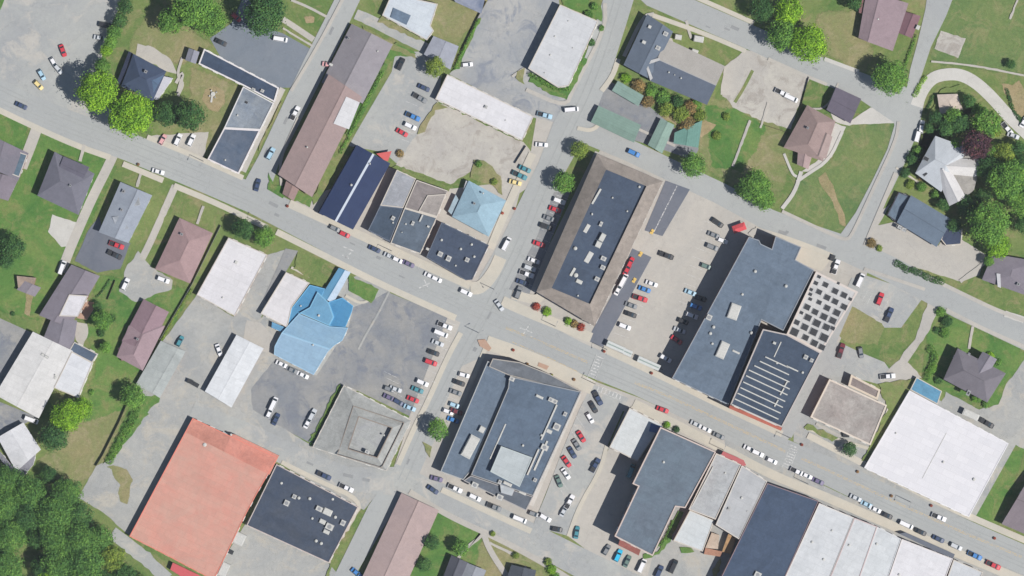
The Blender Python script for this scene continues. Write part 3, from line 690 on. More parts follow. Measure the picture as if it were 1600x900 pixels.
            if LL > 0.5:
                rc.box((q0.x+q1.x)/2, (q0.y+q1.y)/2, h+r-0.03, LL, w.get('rw', 0.32), 0.09, ang)
                rc.obj('ridge_cap', plain('ridge_%d' % w['ridge'][0], w['ridge'], 0.6) if w.get('ridge') else roofm(sc3(w['c'], 1) if False else w['c'], 'membrane'), root)
            L = [tuple(q-off) for q in (a, b, c, d)]
            zz = h-0.22
            if t == 'gable':
                q0, q1 = m0-off+((b-a)*w['off'] if w.get('off') else Vector((0, 0))), m1-off+((b-a)*w['off'] if w.get('off') else Vector((0, 0)))
                vs = [(*L[i], 0.0) for i in range(4)]+[(*L[i], zz) for i in range(4)]+[(q0.x, q0.y, h+r-0.22), (q1.x, q1.y, h+r-0.22)]
                wb.add(vs, [(0, 1, 5, 4), (1, 2, 6, 5), (2, 3, 7, 6), (3, 0, 4, 7), (4, 5, 8), (6, 7, 9), (5, 6, 9, 8), (7, 4, 8, 9)])
            else: wb.prism(L, 0, zz)
        walls.append((ccw([(q[0]-X0, q[1]-Y0) for q in poly]), h-(1.6 if t == 'mansard' else 0.3)))
    wo = wb.obj('wall', wm, root)
    bm = bmesh.new(); bm.from_mesh(wo.data); bmesh.ops.recalc_face_normals(bm, faces=bm.faces); bm.to_mesh(wo.data); bm.free()
    # windows and a door where a wall is free
    if win:
        cnt = 0; doors = 0; big = cat in ('shop', 'warehouse', 'office building')
        for pl, h in walls:
            for i in range(len(pl)):
                a, b = Vector(pl[i]), Vector(pl[(i+1) % len(pl)]); d = b-a; Lx = d.length
                if Lx < 3.5: continue
                d.normalize(); nrm = Vector((d.y, -d.x)); k = int(Lx/4.5) or 1; an = atan2(d.y, d.x)
                for s in range(max(1, int(h/2.9))):
                    for j in range(k):
                        q = a+d*(Lx*(j+0.5)/k)
                        o = q+nrm*0.8
                        if any(inside(o.x, o.y, w2) for w2, _ in walls if w2 is not pl): continue
                        if cnt > 26: continue
                        if s == 0 and j == k//2 and doors < 2 and Lx > 6:
                            ob = link('door', DOORM, root); doors += 1; ob.location = (q.x+nrm.x*0.05, q.y+nrm.y*0.05, 0.2)
                        else:
                            ob = link('window', WINM[1 if big else 0], root); cnt += 1; ob.location = (q.x+nrm.x*0.03, q.y+nrm.y*0.03, 0.95+s*2.9)
                            if h < 2.6: ob.location.z = 0.7
                        ob.rotation_euler.z = an
    def rz_at(p):
        best = 0
        for (pl, h), w in zip(walls, wings):
            x, y = P(p, w['h']); x -= X0; y -= Y0
            if inside(x, y, pl):
                hh = w['h']
                if w.get('t', 'flat') in ('gable', 'hip'):
                    a, b, c, d = [Vector((q[0]-X0, q[1]-Y0)) for q in [P(v, w['h']) for v in (w['p'] if len(w['p']) == 4 else w['p']+[(w['p'][0][0]+w['p'][2][0]-w['p'][1][0], w['p'][0][1]+w['p'][2][1]-w['p'][1][1])])]]
                    W = (b-a).length; r = w.get('r', 0) or W*0.22; n = (b-a).normalized(); u = abs((Vector((x, y))-(a+b)/2).dot(n)-w.get('off', 0)*W)
                    hh += r*(1-u/(W/2)) - 0.1
                best = max(best, hh)
        return best or walls[0][1]
    for u in units:        # (kind, px, py, length px, width px, height m, angle deg)
        kind, ux, uy, l, w_, hh = u[:6]; an = radians(u[6]) if len(u) > 6 else radians(-25)
        z = rz_at((ux, uy)); x, y = P((ux, uy), z)
        ob = link(kind, unit_mesh(kind, l*S, w_*S, hh), root); ob.location = (x-X0, y-Y0, z); ob.rotation_euler.z = an
    for ex in extras:      # (name, outline px, z0, z1, colour)
        nm, pl, z0, z1, cc = ex; mb = MB(); mb.prism([(x-X0, y-Y0) for x, y in [P(q, z1) for q in pl]], z0, z1)
        mb.obj(nm, roofm(cc, 'membrane') if 'awning' not in nm and 'canopy' not in nm else plain('cloth_%d_%d_%d' % cc, cc, 0.8), root)
    return root

# ---------------------------------------------------------------- the town, block by block
V = 'roof_vent'; AC = 'air_conditioner'; RH = 'roof_housing'; SK = 'skylight'; CH = 'chimney'; RR = 'roof_rail'
NAVY = (66, 82, 108); SLATE = (100, 116, 136); BLUEG = (120, 136, 152); PALE = (216, 218, 220); WHT = (226, 227, 229)
PINKB = (168, 145, 143); BRN = (150, 132, 130); GREYB = (130, 128, 136); DGREY = (98, 98, 108)
A25 = radians(-25)
# north-west corner
bld('house', 'dark blue hipped house with a white porch behind the row of lime trees', 'house',
    [dict(t='hip', p=[(209, 86), (191, 134), (238, 156), (258, 112)], h=4.2, r=2.6, c=(76, 90, 116)),  # main roof coloured darker, as the side turned from the sun
     dict(t='gable', p=[(222, 132), (238, 108), (254, 118), (238, 146)], h=4.4, r=1.4, c=(104, 128, 158)),  # lighter blue puts sunlight into this gable's colour
     dict(p=[(256, 119), (270, 122), (262, 134), (247, 155), (238, 156), (246, 138)], h=2.8, par=0, c=(212, 213, 222), n='porch_roof'),
     dict(t='gable', p=[(206, 84), (188, 131), (184, 129), (202, 82)], h=2.8, r=0.5, c=(52, 60, 84), n='porch_roof')],
    units=[(CH, 228, 112, 4, 4, 1.2)], wall='white')
bld('shed', 'small grey shed beside the north end of the L-shaped office', 'shed',
    [dict(t='gable', p=[(296, 77), (310, 82), (305, 98), (291, 93)], h=2.4, r=0.7, c=(150, 152, 165))], wall='white', win=False)
bld('office_building', 'L-shaped office with white parapet around dark blue and pale grey roofs', 'office building',
    [dict(p=[(319, 76), (436, 137), (429, 160), (380, 134), (310, 100)], h=4.0, c=(80, 96, 120), pc=(226, 222, 222), pw=0.55, par=0.4),
     dict(p=[(380, 135), (428, 161), (407, 203), (350, 200)], h=3.8, c=(160, 168, 176), c2=(120, 134, 152), pc=(222, 220, 220), pw=0.4),
     dict(p=[(350, 200), (407, 203), (373, 272), (324, 249)], h=3.85, c=(92, 108, 130), c2=(120, 130, 146), pc=(228, 222, 222), pw=0.5)],
    units=[(AC, 410, 142, 5, 4, 0.9), (AC, 396, 140, 5, 4, 0.8), (SK, 385, 160, 5, 4, 0.3), (V, 371, 180, 3, 3, 0.6), (V, 352, 250, 3, 3, 0.6)], wall='white')
bld('long_hall', 'long brown-roofed hall with one white roof panel, beside the uphill street', 'hall',
    [dict(t='gable', p=[(550, 39), (612, 70), (566, 160), (504, 128)], h=3.0, r=2.7, c=(152, 148, 153), c2=(144, 140, 146), off=-0.02),
     dict(t='gable', p=[(514, 118), (564, 152), (487, 306), (436, 272)], h=5.4, r=1.6, c=(166, 146, 143), c2=(158, 140, 138)),
     dict(t='gable', p=[(448, 284), (467, 293), (458, 312), (443, 302)], h=3.0, r=0.6, c=(158, 134, 130), n='porch_roof')],
    units=[(V, 480, 230, 3, 3, 0.8), (CH, 545, 60, 3, 3, 0.9), (V, 590, 80, 3, 3, 0.8), (RH, 517, 101, 6, 4, 0.8)], wall='brick',
    extras=[('roof_panel', [(541, 151), (562, 160), (545, 202), (521, 193)], 4.6, 7.0, (232, 232, 234))])
bld('house', 'pale blue-white flat house with slate skylight block at the top edge', 'house',
    [dict(p=[(612, -10), (684, 6), (673, 40), (678, 48), (667, 63), (597, 24)], h=3.4, c=(216, 224, 230), c2=(204, 212, 220), par=0.1)],
    extras=[('roof_deck', [(615, 12), (642, 24), (635, 39), (610, 27)], 3.3, 3.9, (124, 144, 166))], wall='white')
bld('house', 'speckled dark blue house roof cut off by the top edge', 'house',
    [dict(t='gable', p=[(700, -20), (712, 2), (750, 20), (762, -22)], h=3.4, r=1.2, c=(120, 132, 156), c2=(160, 165, 180))])
bld('garage', 'plain grey garage beside the round olive tree', 'garage',
    [dict(t='gable', p=[(678, 58), (715, 73), (703, 107), (664, 84)], h=3.2, r=0.6, c=(166, 170, 182))], win=False)
bld('warehouse', 'long narrow white flat-roofed store north of the gravel yard', 'warehouse',
    [dict(p=[(699, 116), (834, 182), (816, 220), (680, 155)], h=3.4, c=(233, 232, 235), par=0.15, v=0.05)],
    units=[(AC, 759, 167, 4, 4, 0.7), (V, 790, 188, 2, 2, 0.5)])
bld('store', 'pale grey flat store ringed by a green hedge', 'shop',
    [dict(p=[(875, 7), (935, 33), (889, 134), (872, 137), (825, 107)], h=3.8, c=(216, 218, 220), c2=(206, 208, 211), par=0.12)],
    units=[(V, 888, 33, 2, 2, .5), (V, 851, 114, 2, 2, .5), (V, 867, 57, 3, 3, .4), (V, 860, 86, 3, 3, .4), (V, 895, 75, 2, 2, .4)], wall='white')
bld('house', 'L-shaped dark slate house with beige rear slope beside the upper road', 'house',
    [dict(t='gable', p=[(1012, 24), (1050, 50), (1014, 121), (976, 101)], h=4.6, r=1.6, c=(112, 124, 140), off=0.1),
     dict(t='gable', p=[(1014, 124), (1042, 62), (1131, 104), (1104, 162)], h=3.8, r=1.7, c=(106, 116, 132), c2=(98, 108, 124), cb=(180, 176, 170), ridge=(170, 170, 170)), dict(p=[(1007, 97), (1030, 90), (1032, 94), (1012, 101), (1020, 122), (1016, 126)], h=5.4, c=(205, 205, 204), par=0, n='roof_edge')],
    extras=[('roof_slope', [(1045, 64), (1048, 62), (1129, 103), (1115, 132), (1030, 92)], 3.85, 5.9, (176, 172, 168))] if False else [],
    units=[(RH, 1015, 42, 5, 5, .8), (RH, 1006, 66, 6, 5, .8), (AC, 1028, 75, 7, 6, 1.2), (AC, 1040, 53, 7, 6, 1.2), (V, 1045, 113, 3, 3, .8), (V, 1064, 122, 3, 3, .8), (V, 1054, 117, 2, 2, .6)], wall='tan')
bld('shed', 'upper green metal shed, tucked under the brown bushes', 'shed',
    [dict(t='gable', p=[(958, 141), (966, 128), (1004, 150), (997, 164)], h=2.6, r=0.5, c=(150, 178, 168), k='metal', a=A25)], group='green metal sheds', win=False)
bld('shed', 'long green metal shed, nearest the crossroads', 'shed',
    [dict(t='gable', p=[(936, 167), (925, 190), (990, 221), (1000, 196)], h=2.8, r=0.6, c=(140, 168, 156), k='metal', off=0.2)], group='green metal sheds', win=False)
bld('shed', 'green metal shed standing in the middle, its ridge running uphill', 'shed',
    [dict(t='gable', p=[(1033, 187), (1052, 196), (1034, 238), (1014, 226)], h=2.9, r=0.6, c=(150, 178, 166), k='metal')], group='green metal sheds', win=False)
bld('shed', 'teal green shed, easternmost of the metal sheds', 'shed',
    [dict(t='gable', p=[(1055, 208), (1096, 190), (1090, 230), (1054, 222)], h=2.8, r=0.5, c=(124, 172, 160), k='metal')], group='green metal sheds', win=False)
bld('garage', 'dark purple-grey garage between the upper road and the pale drive', 'garage',
    [dict(t='gable', p=[(1307, 138), (1293, 171), (1328, 191), (1344, 155)], h=2.8, r=1.3, c=(112, 106, 120), off=0.05)], win=False)
bld('house', 'brown hipped house at the head of the sloping meadow', 'house',
    [dict(t='hip', p=[(1262, 166), (1304, 190), (1285, 250), (1226, 230)], h=3.6, r=2.2, c=(162, 142, 138), hk=0.7),
     dict(t='gable', p=[(1284, 205), (1299, 214), (1290, 246), (1268, 240)], h=3.4, r=1.2, c=(168, 150, 146)),
     dict(t='gable', p=[(1248, 238), (1268, 242), (1262, 263), (1247, 256)], h=3.0, r=0.8, c=(178, 156, 154), n='porch_roof')], units=[(CH, 1262, 200, 3, 3, 1)])
bld('house', 'mauve-roofed house with dark red side wing at the top edge', 'house',
    [dict(t='gable', p=[(1355, -12), (1418, 6), (1394, 78), (1343, 58)], h=3.8, r=1.5, c=(160, 142, 148), off=-0.2),
     dict(t='gable', p=[(1415, 20), (1437, 26), (1424, 58), (1404, 50)], h=3.2, r=0.8, c=(138, 106, 114)),
     dict(p=[(1343, 5), (1350, -6), (1358, 0), (1352, 22), (1342, 20)], h=3.0, c=(150, 110, 112), par=0)], units=[(RH, 1434, 43, 6, 7, .9), (V, 1372, 30, 3, 3, .6)])
bld('summerhouse', 'cream-roofed summerhouse inside the bend of the pale drive', 'summerhouse',
    [dict(t='hip', p=[(1466, 149), (1495, 148), (1503, 170), (1470, 177)], h=2.6, r=0.6, c=(208, 194, 182))], wall='white')
bld('house', 'large pale grey house with gables coloured as sunlit under the trees', 'house',
    [dict(t='hip', p=[(1462, 214), (1432, 270), (1470, 298), (1512, 232)], h=4.8, r=2.6, c=(196, 202, 208), hk=0.8),
     dict(t='gable', p=[(1524, 275), (1532, 250), (1478, 248), (1476, 270)], h=5.2, r=2.0, c=(224, 222, 220)),  # gable whitened: direct sun is put into its roof colour
     dict(t='gable', p=[(1508, 308), (1484, 320), (1462, 268), (1482, 262)], h=5.1, r=2.2, c=(222, 221, 222)),  # sun-facing gable, its brightness painted in like the one above
     dict(p=[(1500, 228), (1532, 256), (1522, 297), (1508, 308), (1480, 262)], h=4.0, c=(190, 186, 180), par=0)],
    units=[(SK, 1447, 248, 6, 9, .3, 60), (SK, 1446, 272, 8, 4, .3, 40)], wall='white')
bld('house', 'blue-grey house with a railed west porch above the pale lot', 'house',
    [dict(t='gable', p=[(1424, 307), (1403, 347), (1463, 384), (1486, 344)], h=3.8, r=1.4, c=(118, 134, 152)),
     dict(p=[(1404, 300), (1424, 307), (1402, 348), (1386, 336)], h=2.5, c=(124, 142, 160), par=0.25, pc=(70, 70, 80), n='porch_roof'),
     dict(p=[(1482, 346), (1504, 358), (1502, 382), (1478, 384), (1470, 374)], h=2.2, c=(80, 92, 120), par=0.1)], units=[(AC, 1406, 355, 6, 5, .1), (AC, 1413, 359, 6, 5, .1)])
bld('house', 'mauve-grey hipped house with white skylight strip at the right edge', 'house',
    [dict(t='hip', p=[(1552, 398), (1622, 410), (1608, 462), (1536, 436)], h=3.4, r=1.5, c=(136, 130, 140))],
    extras=[('skylight', [(1557, 427), (1563, 428), (1564, 450), (1559, 448)], 3.4, 4.7, (215, 215, 218))], units=[(CH, 1591, 444, 4, 4, 1)])

# west side houses
bld('house', 'brown and slate-blue roofed house at the left edge by the street', 'house',
    [dict(t='gable', p=[(-30, 205), (43, 240), (28, 280), (-40, 250)], h=3.8, r=1.2, c=(134, 128, 138), c2=(120, 118, 128)),
     dict(p=[(20, 234), (43, 242), (30, 277), (7, 268)], h=4.1, c=(116, 140, 158), par=0.05),
     dict(t='gable', p=[(-20, 266), (27, 281), (12, 312), (-30, 300)], h=3.2, r=1.0, c=(140, 132, 142))])
bld('house', 'square dark grey hipped house between lawn and drive on the west side', 'house',
    [dict(t='hip', p=[(86, 239), (60, 305), (122, 334), (146, 272)], h=3.8, r=2.4, c=(122, 122, 134), hk=0.9),
     dict(t='gable', p=[(100, 246), (92, 268), (126, 284), (138, 262)], h=4.2, r=1.0, c=(110, 108, 122))], units=[(CH, 110, 290, 3, 3, 1)], wall='white')
bld('house', 'pale blue-grey house with two small dormers, above the dark sealed drive', 'house',
    [dict(t='gable', p=[(189, 286), (236, 306), (200, 378), (156, 362)], h=4.0, r=1.5, c=(160, 168, 180), off=0.05),
     dict(p=[(200, 318), (216, 302), (219, 320), (204, 324)], h=5.0, c=(186, 190, 194), par=0, n='dormer'),
     dict(p=[(192, 336), (201, 357), (184, 360)], h=4.9, c=(186, 192, 200), par=0, n='dormer')], units=[(CH, 193, 299, 4, 5, .8), (CH, 190, 328, 3, 3, .8)], wall='white')
bld('house', 'pink hipped house with small front lawn on the main street', 'house',
    [dict(t='hip', p=[(281, 342), (331, 365), (296, 441), (244, 420)], h=3.8, r=1.9, c=(170, 144, 144))], units=[(CH, 284, 366, 4, 3, .9)])
bld('store', 'white flat-roofed store with grey stain west of the narrow lane', 'shop',
    [dict(p=[(357, 371), (418, 398), (367, 494), (307, 461)], h=3.8, c=(233, 231, 234), c2=(226, 224, 226), par=0.15, v=0.07)], units=[(RH, 369, 410, 5, 5, .5), (V, 348, 465, 3, 3, .5)])
bld('shed', 'small tan flat shed standing on the west lawn', 'shed',
    [dict(p=[(26, 431), (56, 434), (50, 458), (28, 449)], h=2.2, c=(186, 166, 150), par=0)], win=False)
bld('shed', 'grey shed behind the tan shed, near the left edge', 'shed',
    [dict(t='gable', p=[(38, 440), (62, 450), (54, 462), (28, 452)], h=2.2, r=.6, c=(146, 140, 148))], win=False)
bld('house', 'long mauve-grey house with white flat rear extension', 'house',
    [dict(t='gable', p=[(112, 415), (154, 432), (108, 510), (63, 492)], h=3.4, r=1.3, c=(140, 134, 144), off=0.0),
     dict(p=[(108, 460), (138, 462), (122, 495), (92, 494)], h=4.9, c=(230, 228, 232), par=0.1)])
bld('house', 'smaller mauve-grey house wedged between the long house and white workshop', 'house',
    [dict(t='gable', p=[(82, 497), (119, 502), (112, 550), (70, 526)], h=3.2, r=1.1, c=(138, 134, 144))])
bld('workshop', 'large white workshop with dark canopy strip at the left edge', 'warehouse',
    [dict(t='gable', p=[(112, 549), (52, 520), (-6, 616), (60, 652)], h=3.8, r=0.7, c=(230, 229, 227), k='membrane', off=0.0),
     dict(p=[(112, 549), (145, 567), (122, 622), (84, 606)], h=3.9, c=(232, 234, 238), par=0.1),
     dict(p=[(116, 534), (153, 553), (144, 567), (108, 548)], h=3.0, c=(104, 120, 142), par=0.1, n='canopy_roof')],
    units=[(V, 87, 590, 6, 6, .4), (AC, 70, 556, 3, 12, .3, 60), (V, 86, 586, 3, 3, .6)], wall='white')
bld('house', 'small white house with grey lean-to beside the dark tree', 'house',
    [dict(t='gable', p=[(-2, 684), (36, 662), (62, 702), (26, 735)], h=3.4, r=0.8, c=(226, 227, 230), k='membrane'),
     dict(p=[(0, 706), (26, 736), (56, 708), (52, 726), (30, 752), (-4, 712)], h=2.4, c=(158, 158, 168), par=0)], wall='white')
bld('house', 'pink house with crossed gables in the long garden', 'house',
    [dict(t='gable', p=[(225, 469), (262, 488), (232, 548), (192, 532)], h=3.4, r=1.6, c=(156, 132, 140)),
     dict(t='hip', p=[(202, 510), (256, 510), (222, 578), (184, 556)], h=3.5, r=1.7, c=(168, 146, 152), hk=0.6),
     dict(p=[(184, 545), (192, 536), (198, 560), (190, 564)], h=2.5, c=(180, 140, 146), par=0, n='porch_roof')], units=[(CH, 215, 530, 3, 3, 1), (SK, 193, 554, 3, 6, .3, 60)])
bld('warehouse', 'pale green-grey metal shed on the edge of the grey yard', 'warehouse',
    [dict(t='gable', p=[(252, 534), (288, 550), (249, 620), (214, 600)], h=3.2, r=0.3, c=(190, 196, 194), k='membrane', off=0.2)], win=False)
bld('warehouse', 'narrow white metal store beside the grey yard', 'warehouse',
    [dict(t='gable', p=[(370, 525), (410, 545), (361, 635), (322, 611)], h=3.8, r=0.4, c=(234, 237, 240), k='membrane')], win=False)
bld('restaurant', 'bright blue roofed restaurant with a white northern wing', 'restaurant',
    [dict(p=[(447, 425), (484, 442), (456, 480), (449, 512), (407, 490)], h=3.8, c=(234, 231, 232), par=0.15),
     dict(p=[(467, 490), (515, 510), (544, 512), (535, 532), (522, 540), (516, 546), (440, 520)], h=4.2, c=(150, 184, 208), c2=(142, 178, 206), par=0.08, pc=(150, 190, 216), v=0.07),
     dict(p=[(440, 520), (516, 546), (512, 550), (490, 586), (428, 554), (429, 541)], h=4.0, c=(160, 192, 216), c2=(152, 184, 210), par=0.08, pc=(160, 194, 218), v=0.07),
     dict(p=[(484, 445), (508, 451), (495, 482), (478, 492), (467, 490), (452, 512), (449, 508), (456, 481)], h=3.2, c=(98, 164, 206), c2=(90, 156, 202), par=0.05, pc=(110, 174, 214), v=0.07),
     dict(t='flat', p=[(496, 456), (513, 472), (521, 495), (514, 509), (468, 489), (484, 480)], h=4.5, c=(128, 180, 212), c2=(118, 172, 208), par=0.05, pc=(130, 184, 214), v=0.07),
     dict(p=[(513, 472), (535, 465), (552, 478), (550, 487), (540, 511), (525, 513), (514, 509), (521, 495)], h=3.4, c=(92, 160, 204), c2=(82, 150, 198), par=0.05, pc=(104, 170, 212), v=0.07),
     dict(t='gable', p=[(530, 420), (546, 426), (520, 472), (503, 463)], h=3.0, r=0.6, c=(116, 176, 214), cb=(190, 208, 226), n='canopy_roof', v=0.05),
     dict(p=[(425, 503), (447, 512), (443, 520), (424, 512)], h=2.8, c=(120, 180, 220), par=0)],
    units=[(V, 498, 493, 4, 4, .7), (V, 489, 539, 3, 3, .6), (V, 470, 478, 3, 3, .6)], wall='white')

# main street, north side
bld('commercial_building', 'navy metal-roofed hall with a white ridge line on the main street', 'shop',
    [dict(t='gable', p=[(558, 228), (608, 256), (551, 357), (500, 332)], h=4.6, r=1.0, c=(46, 62, 102), c2=(54, 70, 108), k='metal', ridge=(205, 214, 226), rw=0.9),
     dict(t='gable', p=[(556, 229), (562, 232), (504, 335), (498, 332)], h=3.2, r=0.4, c=(58, 72, 100), k='metal', n='lean_to')],
    extras=[('awning', [(588, 240), (612, 236), (606, 252), (600, 250)], 2.6, 2.75, (212, 104, 102))], units=[(V, 549, 289, 4, 4, 1.0), (V, 578, 256, 3, 3, 1)])
bld('commercial_building', 'shop with pale grey rear roof and dark slate front, east of navy hall', 'shop',
    [dict(p=[(620, 265), (650, 279), (630, 325), (594, 321)], h=4.8, c=(178, 180, 186), c2=(168, 172, 178), par=0.15),
     dict(p=[(594, 321), (630, 325), (609, 378), (575, 360)], h=4.6, c=(88, 104, 124), par=0.15, pc=(110, 118, 132))], units=[(AC, 614, 341, 6, 5, .9, 60), (V, 614, 348, 3, 3, .6)])
bld('commercial_building', 'slate-blue shop with brown and beige rear roofs, middle of terrace', 'shop',
    [dict(p=[(651, 281), (700, 298), (683, 340), (632, 325)], h=5.0, c=(158, 150, 148), par=0.15),
     dict(p=[(668, 305), (697, 303), (683, 339), (654, 330)], h=5.4, c=(188, 180, 174), par=0.1),
     dict(p=[(632, 325), (683, 340), (657, 397), (610, 380)], h=4.7, c=(116, 130, 146), par=0.15)],
    units=[(RH, 658, 341, 2.5, 12, .8, -25), (AC, 645, 349, 4, 6, .9), (RH, 669, 354, 4, 3, .8), (V, 628, 363, 2, 2, .6), (V, 634, 350, 3, 3, .6)])
bld('house', 'sky-blue hipped house with white rear porch near the junction', 'house',
    [dict(t='hip', p=[(733, 284), (789, 314), (763, 368), (708, 338)], h=4.2, r=2.4, c=(158, 188, 204)),
     dict(p=[(728, 282), (752, 292), (748, 298), (724, 296)], h=3.4, c=(214, 218, 220), par=0, n='porch_roof'),
     dict(p=[(700, 330), (712, 304), (718, 314), (708, 338)], h=3.2, c=(186, 208, 220), par=0)], units=[(V, 755, 302, 3, 3, .8), (CH, 741, 318, 3, 3, .6)], wall='white')
bld('commercial_building', 'dark slate corner shop dotted with white rooftop machines', 'shop',
    [dict(p=[(690, 347), (764, 383), (738, 437), (728, 438), (666, 402)], h=5.2, c=(76, 88, 110), c2=(84, 96, 116), par=0.3, pc=(104, 112, 126), pw=0.3)],
    units=[(V, 690, 375, 4, 4, .8), (RH, 668, 389, 5, 4, 1), (AC, 688, 397, 7, 7, 1.2), (AC, 701, 404, 7, 8, 1.2), (V, 720, 389, 4, 4, .8), (V, 737, 382, 4, 4, .8), (AC, 730, 406, 6, 6, 1.1), (V, 741, 401, 4, 4, .8), (V, 712, 415, 3, 3, .6), (V, 742, 372, 3, 3, .6)])
bld('courthouse', 'large block with a wide sloping brown roof rim around dark flat roof', 'office building',
    [dict(t='mansard', p=[(933, 240), (1036, 283), (929, 510), (838, 456)], inner=[(947, 265), (1010, 291), (922, 475), (862, 450)], h=6.6, c=(172, 162, 153), ci=(78, 92, 114), c2=(88, 102, 122))],
    units=[(RH, 941, 371, 13, 8, 1.7, 62), (RH, 935, 382, 9, 10, 1.6), (AC, 939, 350, 4, 7, 1.1), (AC, 943, 404, 8, 6, 1.2), (AC, 942, 418, 7, 6, 1.2), (AC, 933, 436, 7, 6, 1.2), (V, 899, 388, 6, 6, 1), (V, 925, 334, 3, 3, 1), (V, 957, 309, 3, 3, .8), (V, 999, 292, 4, 4, .8), (V, 900, 430, 7, 5, .8),
           (RR, 932, 307, 27, 3, .7, 60), (RH, 920, 402, 18, 8, .3, 60), (RR, 895, 425, 14, 4, .5, 60), (RH, 905, 440, 10, 6, .7, -25), (RH, 917, 357, 14, 6, .3, 60), (V, 980, 330, 3, 3, .8), (V, 903, 462, 3, 3, .7), (V, 925, 335, 3, 3, .8)],
    wall='brick')
bld('department_store', 'largest slate-blue flat building, east of the concrete car park', 'shop',
    [dict(p=[(1170, 370), (1186, 375), (1189, 381), (1206, 389), (1212, 369), (1252, 386), (1243, 406), (1272, 422), (1224, 517), (1190, 500), (1138, 633), (1050, 591)], h=6.6, c=(112, 128, 146), c2=(122, 138, 156), par=0.25, pc=(150, 156, 164))],
    units=[(RH, 1147, 487, 24, 16, 1.3, 70), (RH, 1129, 547, 26, 14, 1.3, 66), (V, 1180, 424, 5, 5, 1), (V, 1228, 447, 5, 5, 1), (AC, 1108, 496, 8, 8, 1.1), (V, 1115, 511, 5, 5, .9), (V, 1110, 521, 5, 5, .9), (V, 1174, 520, 5, 5, .9), (V, 1113, 537, 4, 4, .8), (RH, 1150, 550, 12, 3, .5), (V, 1160, 460, 4, 4, .7)],
    extras=[('stair_tower', [(1190, 360), (1212, 368), (1208, 388), (1188, 380)], 0, 8.0, (60, 70, 92))] if False else [])
bld('solar_roof_store', 'flat building with a white roof dotted by rows of dark square skylights', 'shop',
    [dict(p=[(1275, 424), (1341, 456), (1283, 551), (1229, 522)], h=6.9, c=(212, 211, 208), c2=(200, 200, 200), par=0.15, pc=(214, 204, 196), pw=0.8)],
    units=[(SK, 1200+x/4, 450+y/4, s*1.12, s*1.02, .3, -25) for x, y, s in ((320, 25, 8), (420, 20, 9), (475, 45, 9), (370, 60, 9), (265, 70, 5), (320, 90, 7), (420, 85, 9), (515, 70, 5), (245, 120, 9), (370, 125, 9), (475, 118, 9), (295, 150, 9), (430, 155, 10), (250, 185, 10), (350, 180, 10), (405, 205, 10), (180, 215, 8), (305, 220, 11), (230, 245, 10), (365, 245, 10), (405, 252, 6), (165, 275, 12), (285, 275, 11), (350, 310, 12), (235, 310, 9), (290, 345, 10), (337, 370, 9), (360, -20, 8), (300, -30, 6), (320, -70, 5), (270, 10, 5), (440, -30, 4), (265, 40, 5), (210, 155, 5))])
bld('commercial_building', 'taller dark building with rows of white roof rails and red brick front', 'shop',
    [dict(p=[(1192, 514), (1229, 522), (1283, 551), (1222, 668), (1141, 632)], h=9.6, c=(72, 86, 106), c2=(84, 98, 118), par=0.4, pc=(190, 182, 178), pw=0.5)],
    units=[(RR, 1214, 566, 40, 1.7, .7), (RR, 1210, 575, 50, 1.7, .7), (RR, 1206, 584, 60, 1.7, .7), (RR, 1202, 593, 70, 1.7, .7), (RR, 1198, 602, 71, 1.7, .7), (RR, 1194, 612, 72, 1.7, .7), (RR, 1190, 621, 73, 1.7, .7), (RR, 1186, 630, 74, 1.7, .7), (RR, 1182, 639, 75, 1.7, .7), (RR, 1178, 648, 76, 1.7, .7), (RR, 1238, 576, 20, 2, .7), (RH, 1210, 536, 5, 4, 1), (RR, 1215, 546, 26, 1.5, .3, 65), (AC, 1259, 558, 6, 6, 1), (AC, 1268, 563, 5, 5, 1), (V, 1214, 567, 4, 4, .8), (V, 1254, 582, 4, 4, .8), (RR, 1222, 612, 12, 2, .6, 60), (RR, 1213, 630, 12, 2, .6, 60), (RR, 1228, 600, 12, 2, .6, 60)],
    extras=[('brick_cornice', [(1141, 633), (1222, 668), (1220, 673), (1139, 638)], 0, 8.2, (206, 122, 104))])
bld('commercial_building', 'flat grey-brown building with cream parapet and narrow rear annex', 'shop',
    [dict(p=[(1296, 592), (1386, 633), (1360, 696), (1266, 652)], h=7.2, c=(170, 161, 156), c2=(192, 187, 181), par=0.3, pc=(220, 208, 194), pw=0.6, v=0.16),
     dict(p=[(1330, 585), (1376, 609), (1371, 625), (1325, 603)], h=5.2, c=(160, 148, 144), par=0.3, pc=(216, 202, 184), pw=0.8)], wall='tan')
bld('warehouse', 'huge white flat warehouse with sky-blue strip at its north corner', 'warehouse',
    [dict(p=[(1421, 610), (1576, 693), (1514, 808), (1350, 731)], h=3.8, c=(234, 233, 236), c2=(230, 229, 233), par=0.15, v=0.03, pc=(232, 231, 234)),
     dict(p=[(1432, 589), (1472, 611), (1465, 632), (1422, 609)], h=3.4, c=(112, 172, 206), par=0.1, k='metal', a=A25)],
    units=[(V, 1474, 722, 4, 4, .6), (V, 1522, 749, 5, 5, .6), (V, 1400, 677, 3, 3, .5), (RR, 1460, 712, 80, 0.8, .12, 62)], wall='white')
bld('house', 'dark mauve-grey hipped house in the green garden south of the road', 'house',
    [dict(t='hip', p=[(1497, 546), (1476, 592), (1542, 627), (1570, 584)], h=3.8, r=2.2, c=(126, 122, 130), hk=0.9),
     dict(t='gable', p=[(1536, 551), (1556, 562), (1540, 588), (1520, 578)], h=4.0, r=1.3, c=(146, 142, 152))], units=[(CH, 1513, 614, 5, 8, .8), (CH, 1514, 553, 3, 3, .8)])
